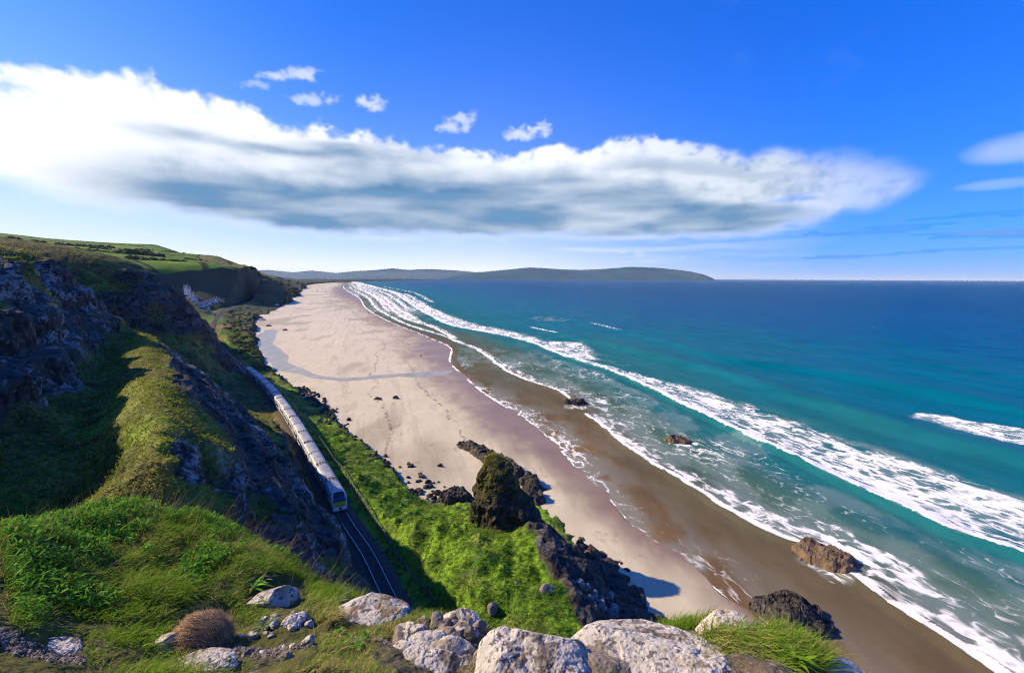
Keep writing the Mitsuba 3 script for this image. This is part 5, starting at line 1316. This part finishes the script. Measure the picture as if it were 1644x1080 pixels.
bare_spots = [(325, 1012, 55, 52), (440, 955, 50, 34), (468, 1002, 30, 24), (55, 1050, 80, 30), (440, 1040, 70, 45), (597, 978, 60, 26), (272, 1032, 16, 20)]
def off_rocks(sx, sy, X, Y):
    ok = np.ones(len(sx), bool)
    for x, y, a, b in bare_spots:
        ok &= ((sx - x) / a) ** 2 + ((sy - y) / b) ** 2 > 1
    thinout = meshkit.fbm(np.stack([X / 0.35, Y / 0.35, 0 * X], -1), 3, 41)
    return ok & (thinout + rng.normal(0, 0.05, len(sx)) > np.where(sy > 1000, 0.5, 0.30))
mound = scatter(42000, -60, 540, 790, 1090, off_rocks)
grass_patch('grass', mound, 0.11, 0.0055, (0.30, -0.05, 0), 0.32, 0.45, 'm_grass_near', 'thick green grass with dry stems over the foreground mound')
P = scatter(12000, -60, 470, 800, 1000, lambda sx, sy, X, Y: off_rocks(sx, sy, X, Y) & (meshkit.fbm(np.stack([X / 0.5, Y / 0.5, 0 * X], -1), 3, 44) > 0.44 + 0.0006 * (sy - 850)))
n = gnormal(P)
dirc = n * 0.35 + np.array([0.25, -0.15, 0.1]) + rng.normal(0, 0.5, P.shape); dirc /= np.linalg.norm(dirc, axis=1, keepdims=True)
up = n + rng.normal(0, 0.25, P.shape); up /= np.linalg.norm(up, axis=1, keepdims=True)
v, f, uv = leaves(P + n * rng.uniform(0.02, 0.09, (len(P), 1)), dirc, rng.uniform(0.035, 0.085, len(P)), rng.uniform(0.009, 0.019, len(P)), up)
add('ground_cover', (v, f), 'm_leaf', smooth=True, uv=uv, kind='stuff', label='glossy narrow leaves matted over the top of the mound')
# stray stems along the brow
P = scatter(420, -40, 560, 795, 960, lambda sx, sy, X, Y: sy < np.interp(sx, [c_[0] for c_ in crest], [c_[1] for c_ in crest]) + 30)
grass_patch('grass_stems', P, 0.30, 0.0035, (0.25, 0, 0.2), 0.25, 0.2, 'm_straw', 'thin dry grass stems standing along the brow of the mound', seg=4)
P = scatter(16000, 480, 800, 940, 1090, lambda sx, sy, X, Y: off_rocks(sx, sy, X, Y) & (((sx - 672) / 80) ** 2 + ((sy - 1050) / 40) ** 2 > 1) & ((sx < 640) | (sy < 1014) | (rng.random(len(sx)) < 0.25)) & (((sx - 735) / 40) ** 2 + ((sy - 998) / 22) ** 2 > 1))
grass_patch('short_turf', P, 0.055, 0.0045, (0.2, 0, 0), 0.4, 0.3, 'm_grass_near', 'short ochre and green turf between the rocks')


def tuft(key, px, py, Y0, n, rad, length, width, wind, droop, matn, label, spread=0.35, seg=4):
    c = at_y(px, py, Y0)
    a, r = rng.uniform(0, 2 * np.pi, n), rad * np.sqrt(rng.random(n))
    P = np.stack([c[0] + r * np.cos(a), c[1] + r * np.sin(a) * 0.8, 0 * a], -1)
    P[:, 2] = np.minimum(near_h(P[:, 0], P[:, 1]), c[2] + 0.02)
    return grass_patch(key, P, length, width, wind, spread, droop, matn, label, seg=seg, kind=None, category='grass tuft')


tuft('grass_tuft', 1185, 1056, 2.42, 6500, 0.22, 0.26, 0.005, (0.15, -0.35, 0), 0.55, 'm_grass_near', 'dense dark green grass tuft in front of the long slab')
tuft('grass_tuft', 1262, 1052, 2.50, 3400, 0.19, 0.20, 0.0045, (0.15, -0.1, 0.1), 0.4, 'm_grass_near', 'yellow green grass tuft behind the broad leaves at the lower right')
tuft('grass_tuft', 1100, 1000, 3.0, 3600, 0.24, 0.17, 0.0045, (0.45, 0, 0), 0.4, 'm_slope_grass', 'sunlit combed grass tuft behind the long slab')
tuft('grass_tuft', 872, 1090, 1.95, 1200, 0.10, 0.13, 0.004, (0.1, 0.1, 0.1), 0.2, 'm_straw', 'straw coloured tuft at the bottom edge in front of the domed boulder')
tuft('grass_tuft', 555, 950, 3.4, 900, 0.14, 0.16, 0.004, (0.1, 0, 0.2), 0.3, 'm_grass_near', 'loose green tuft on the brink left of the pale grey boulder')
tuft('grass_tuft', 690, 992, 3.0, 800, 0.16, 0.09, 0.004, (0.1, 0, 0.1), 0.3, 'm_grass_near', 'low ochre tuft on the brink right of the pale grey boulder')
tuft('grass_tuft', 650, 1018, 2.72, 900, 0.12, 0.07, 0.0035, (0.1, 0, 0.1), 0.3, 'm_grass_near', 'low ochre tuft between the pale grey boulder and the rubble')
tuft('grass_tuft', 760, 1075, 2.2, 700, 0.07, 0.08, 0.0035, (0.1, 0, 0.1), 0.3, 'm_straw', 'short straw tuft in the gap left of the domed boulder')
tuft('grass_tuft', 965, 1088, 2.15, 1000, 0.09, 0.10, 0.0035, (0.1, 0, 0.1), 0.3, 'm_grass_near', 'green tuft in the gap between the domed boulder and the slab')
tuft('grass_tuft', 250, 930, 3.0, 1500, 0.22, 0.24, 0.005, (0.25, -0.1, 0), 0.5, 'm_grass_near', 'long pale green tuft in the middle of the mound')

# the dry tuft: a combed dome of dead strands
c = at_y(323, 1022, 2.5); c[2] = float(near_h(c[:1], c[1:2])[0])
n = 9000
d = rng.normal(size=(n, 3)); d[:, 2] = np.abs(d[:, 2]); d /= np.linalg.norm(d, axis=1, keepdims=True)
shell = d * np.array([0.17, 0.15, 0.20]) * rng.uniform(0.8, 1.03, (n, 1)) * (1 + 0.25 * fb(d, 0.5, 3, 5))[:, None]
comb = np.cross(d, np.array([0.25, 1.0, 0.2])) * 0.9 + 0.35 * d + rng.normal(0, 0.28, (n, 3)); comb /= np.linalg.norm(comb, axis=1, keepdims=True)
v, f, uv = blades(c + shell, comb, rng.uniform(0.06, 0.13, n), np.full(n, 0.0028), -0.7 * d + rng.normal(0, 0.15, (n, 3)), 3)
add('dry_grass_tuft', (v, f), 'm_straw', uv=uv, label='rounded tussock of dead brown grass on the foreground turf', category='grass tuft')
v, f = ico(4)
add('dry_grass_tuft__core', (c + v * [0.155, 0.135, 0.18] * (1 + 0.25 * fb(v, 0.5, 3, 5))[:, None], f), 'm_soil', smooth=True, uv=np.zeros((len(v), 2)))


def plant(px, py, Y0, n, length, width, matn, label, rise=0.5, name='leafy_plant'):
    c = at_y(px, py, Y0); c[2] = float(near_h(c[:1], c[1:2])[0]) + 0.01
    key = thing(name, label, 'plant')
    for k in range(n):
        a = 2.4 * k + rng.uniform(-.3, .3); e = rise * (0.3 + 0.9 * k / n)
        dv = np.array([[math.cos(a) * math.cos(e), math.sin(a) * math.cos(e), math.sin(e)]])
        upv = np.array([[-math.cos(a) * math.sin(e), -math.sin(a) * math.sin(e), math.cos(e)]])
        v, f, uv = leaves(c[None] + rng.normal(0, 0.012, (1, 3)), dv, np.array([length * rng.uniform(.7, 1.2)]), np.array([width * rng.uniform(.8, 1.2)]), upv)
        add(key + '__leaf', (v, f), matn, smooth=True, uv=uv)


plant(1275, 1062, 2.30, 24, 0.12, 0.026, 'm_dock', 'plant with long bright green leaves at the lower right edge', 0.8)
plant(428, 1012, 2.68, 26, 0.085, 0.014, 'm_leaf_grey', 'grey green rosette on bare soil right of the dry tussock', 0.7)
plant(408, 938, 3.25, 14, 0.11, 0.022, 'm_leaf', 'dark leaved plant beside the pitted white rock', 0.6)
plant(130, 940, 2.85, 16, 0.12, 0.026, 'm_leaf', 'broad leaved plant in the shade of the mound on the left', 0.6)
plant(420, 925, 3.35, 14, 0.10, 0.02, 'm_leaf_grey', 'pale leaved plant above the pitted white rock', 0.6)
plant(545, 965, 3.2, 18, 0.09, 0.016, 'm_leaf_grey', 'pale leaved plant left of the grey boulder on the brink', 0.6)
plant(40, 1028, 2.25, 12, 0.05, 0.016, 'm_leaf', 'small plant above the flat white rock at the lower left', 0.5)
for k, (x, y) in enumerate(((530, 1040), (548, 1052), (566, 1036), (545, 1028), (575, 1058), (520, 1056), (590, 1042))):
    plant(x, y, 2.62 - (y - 1028) * 0.007, 14, 0.035, 0.018, 'm_leaf', ['', ][0] + f'small clover like plant in the turf below the pale grey boulder, {["first", "second", "third", "fourth", "fifth", "sixth", "seventh"][k]} of the patch', 0.7, 'clover_plant')

# ------------------------------------------------------------------ the air
scene['haze'] = {'type': 'cube', 'to_world': T().translate([0, 30000, 150]).scale([100000, 100000, 170]), 'bsdf': {'type': 'null'}, 'interior': {'type': 'ref', 'id': 'haze_air'}}
labels['haze'] = {'kind': 'stuff', 'label': 'thin sea haze'}
scene['camera']['medium'] = {'type': 'ref', 'id': 'haze_air'}
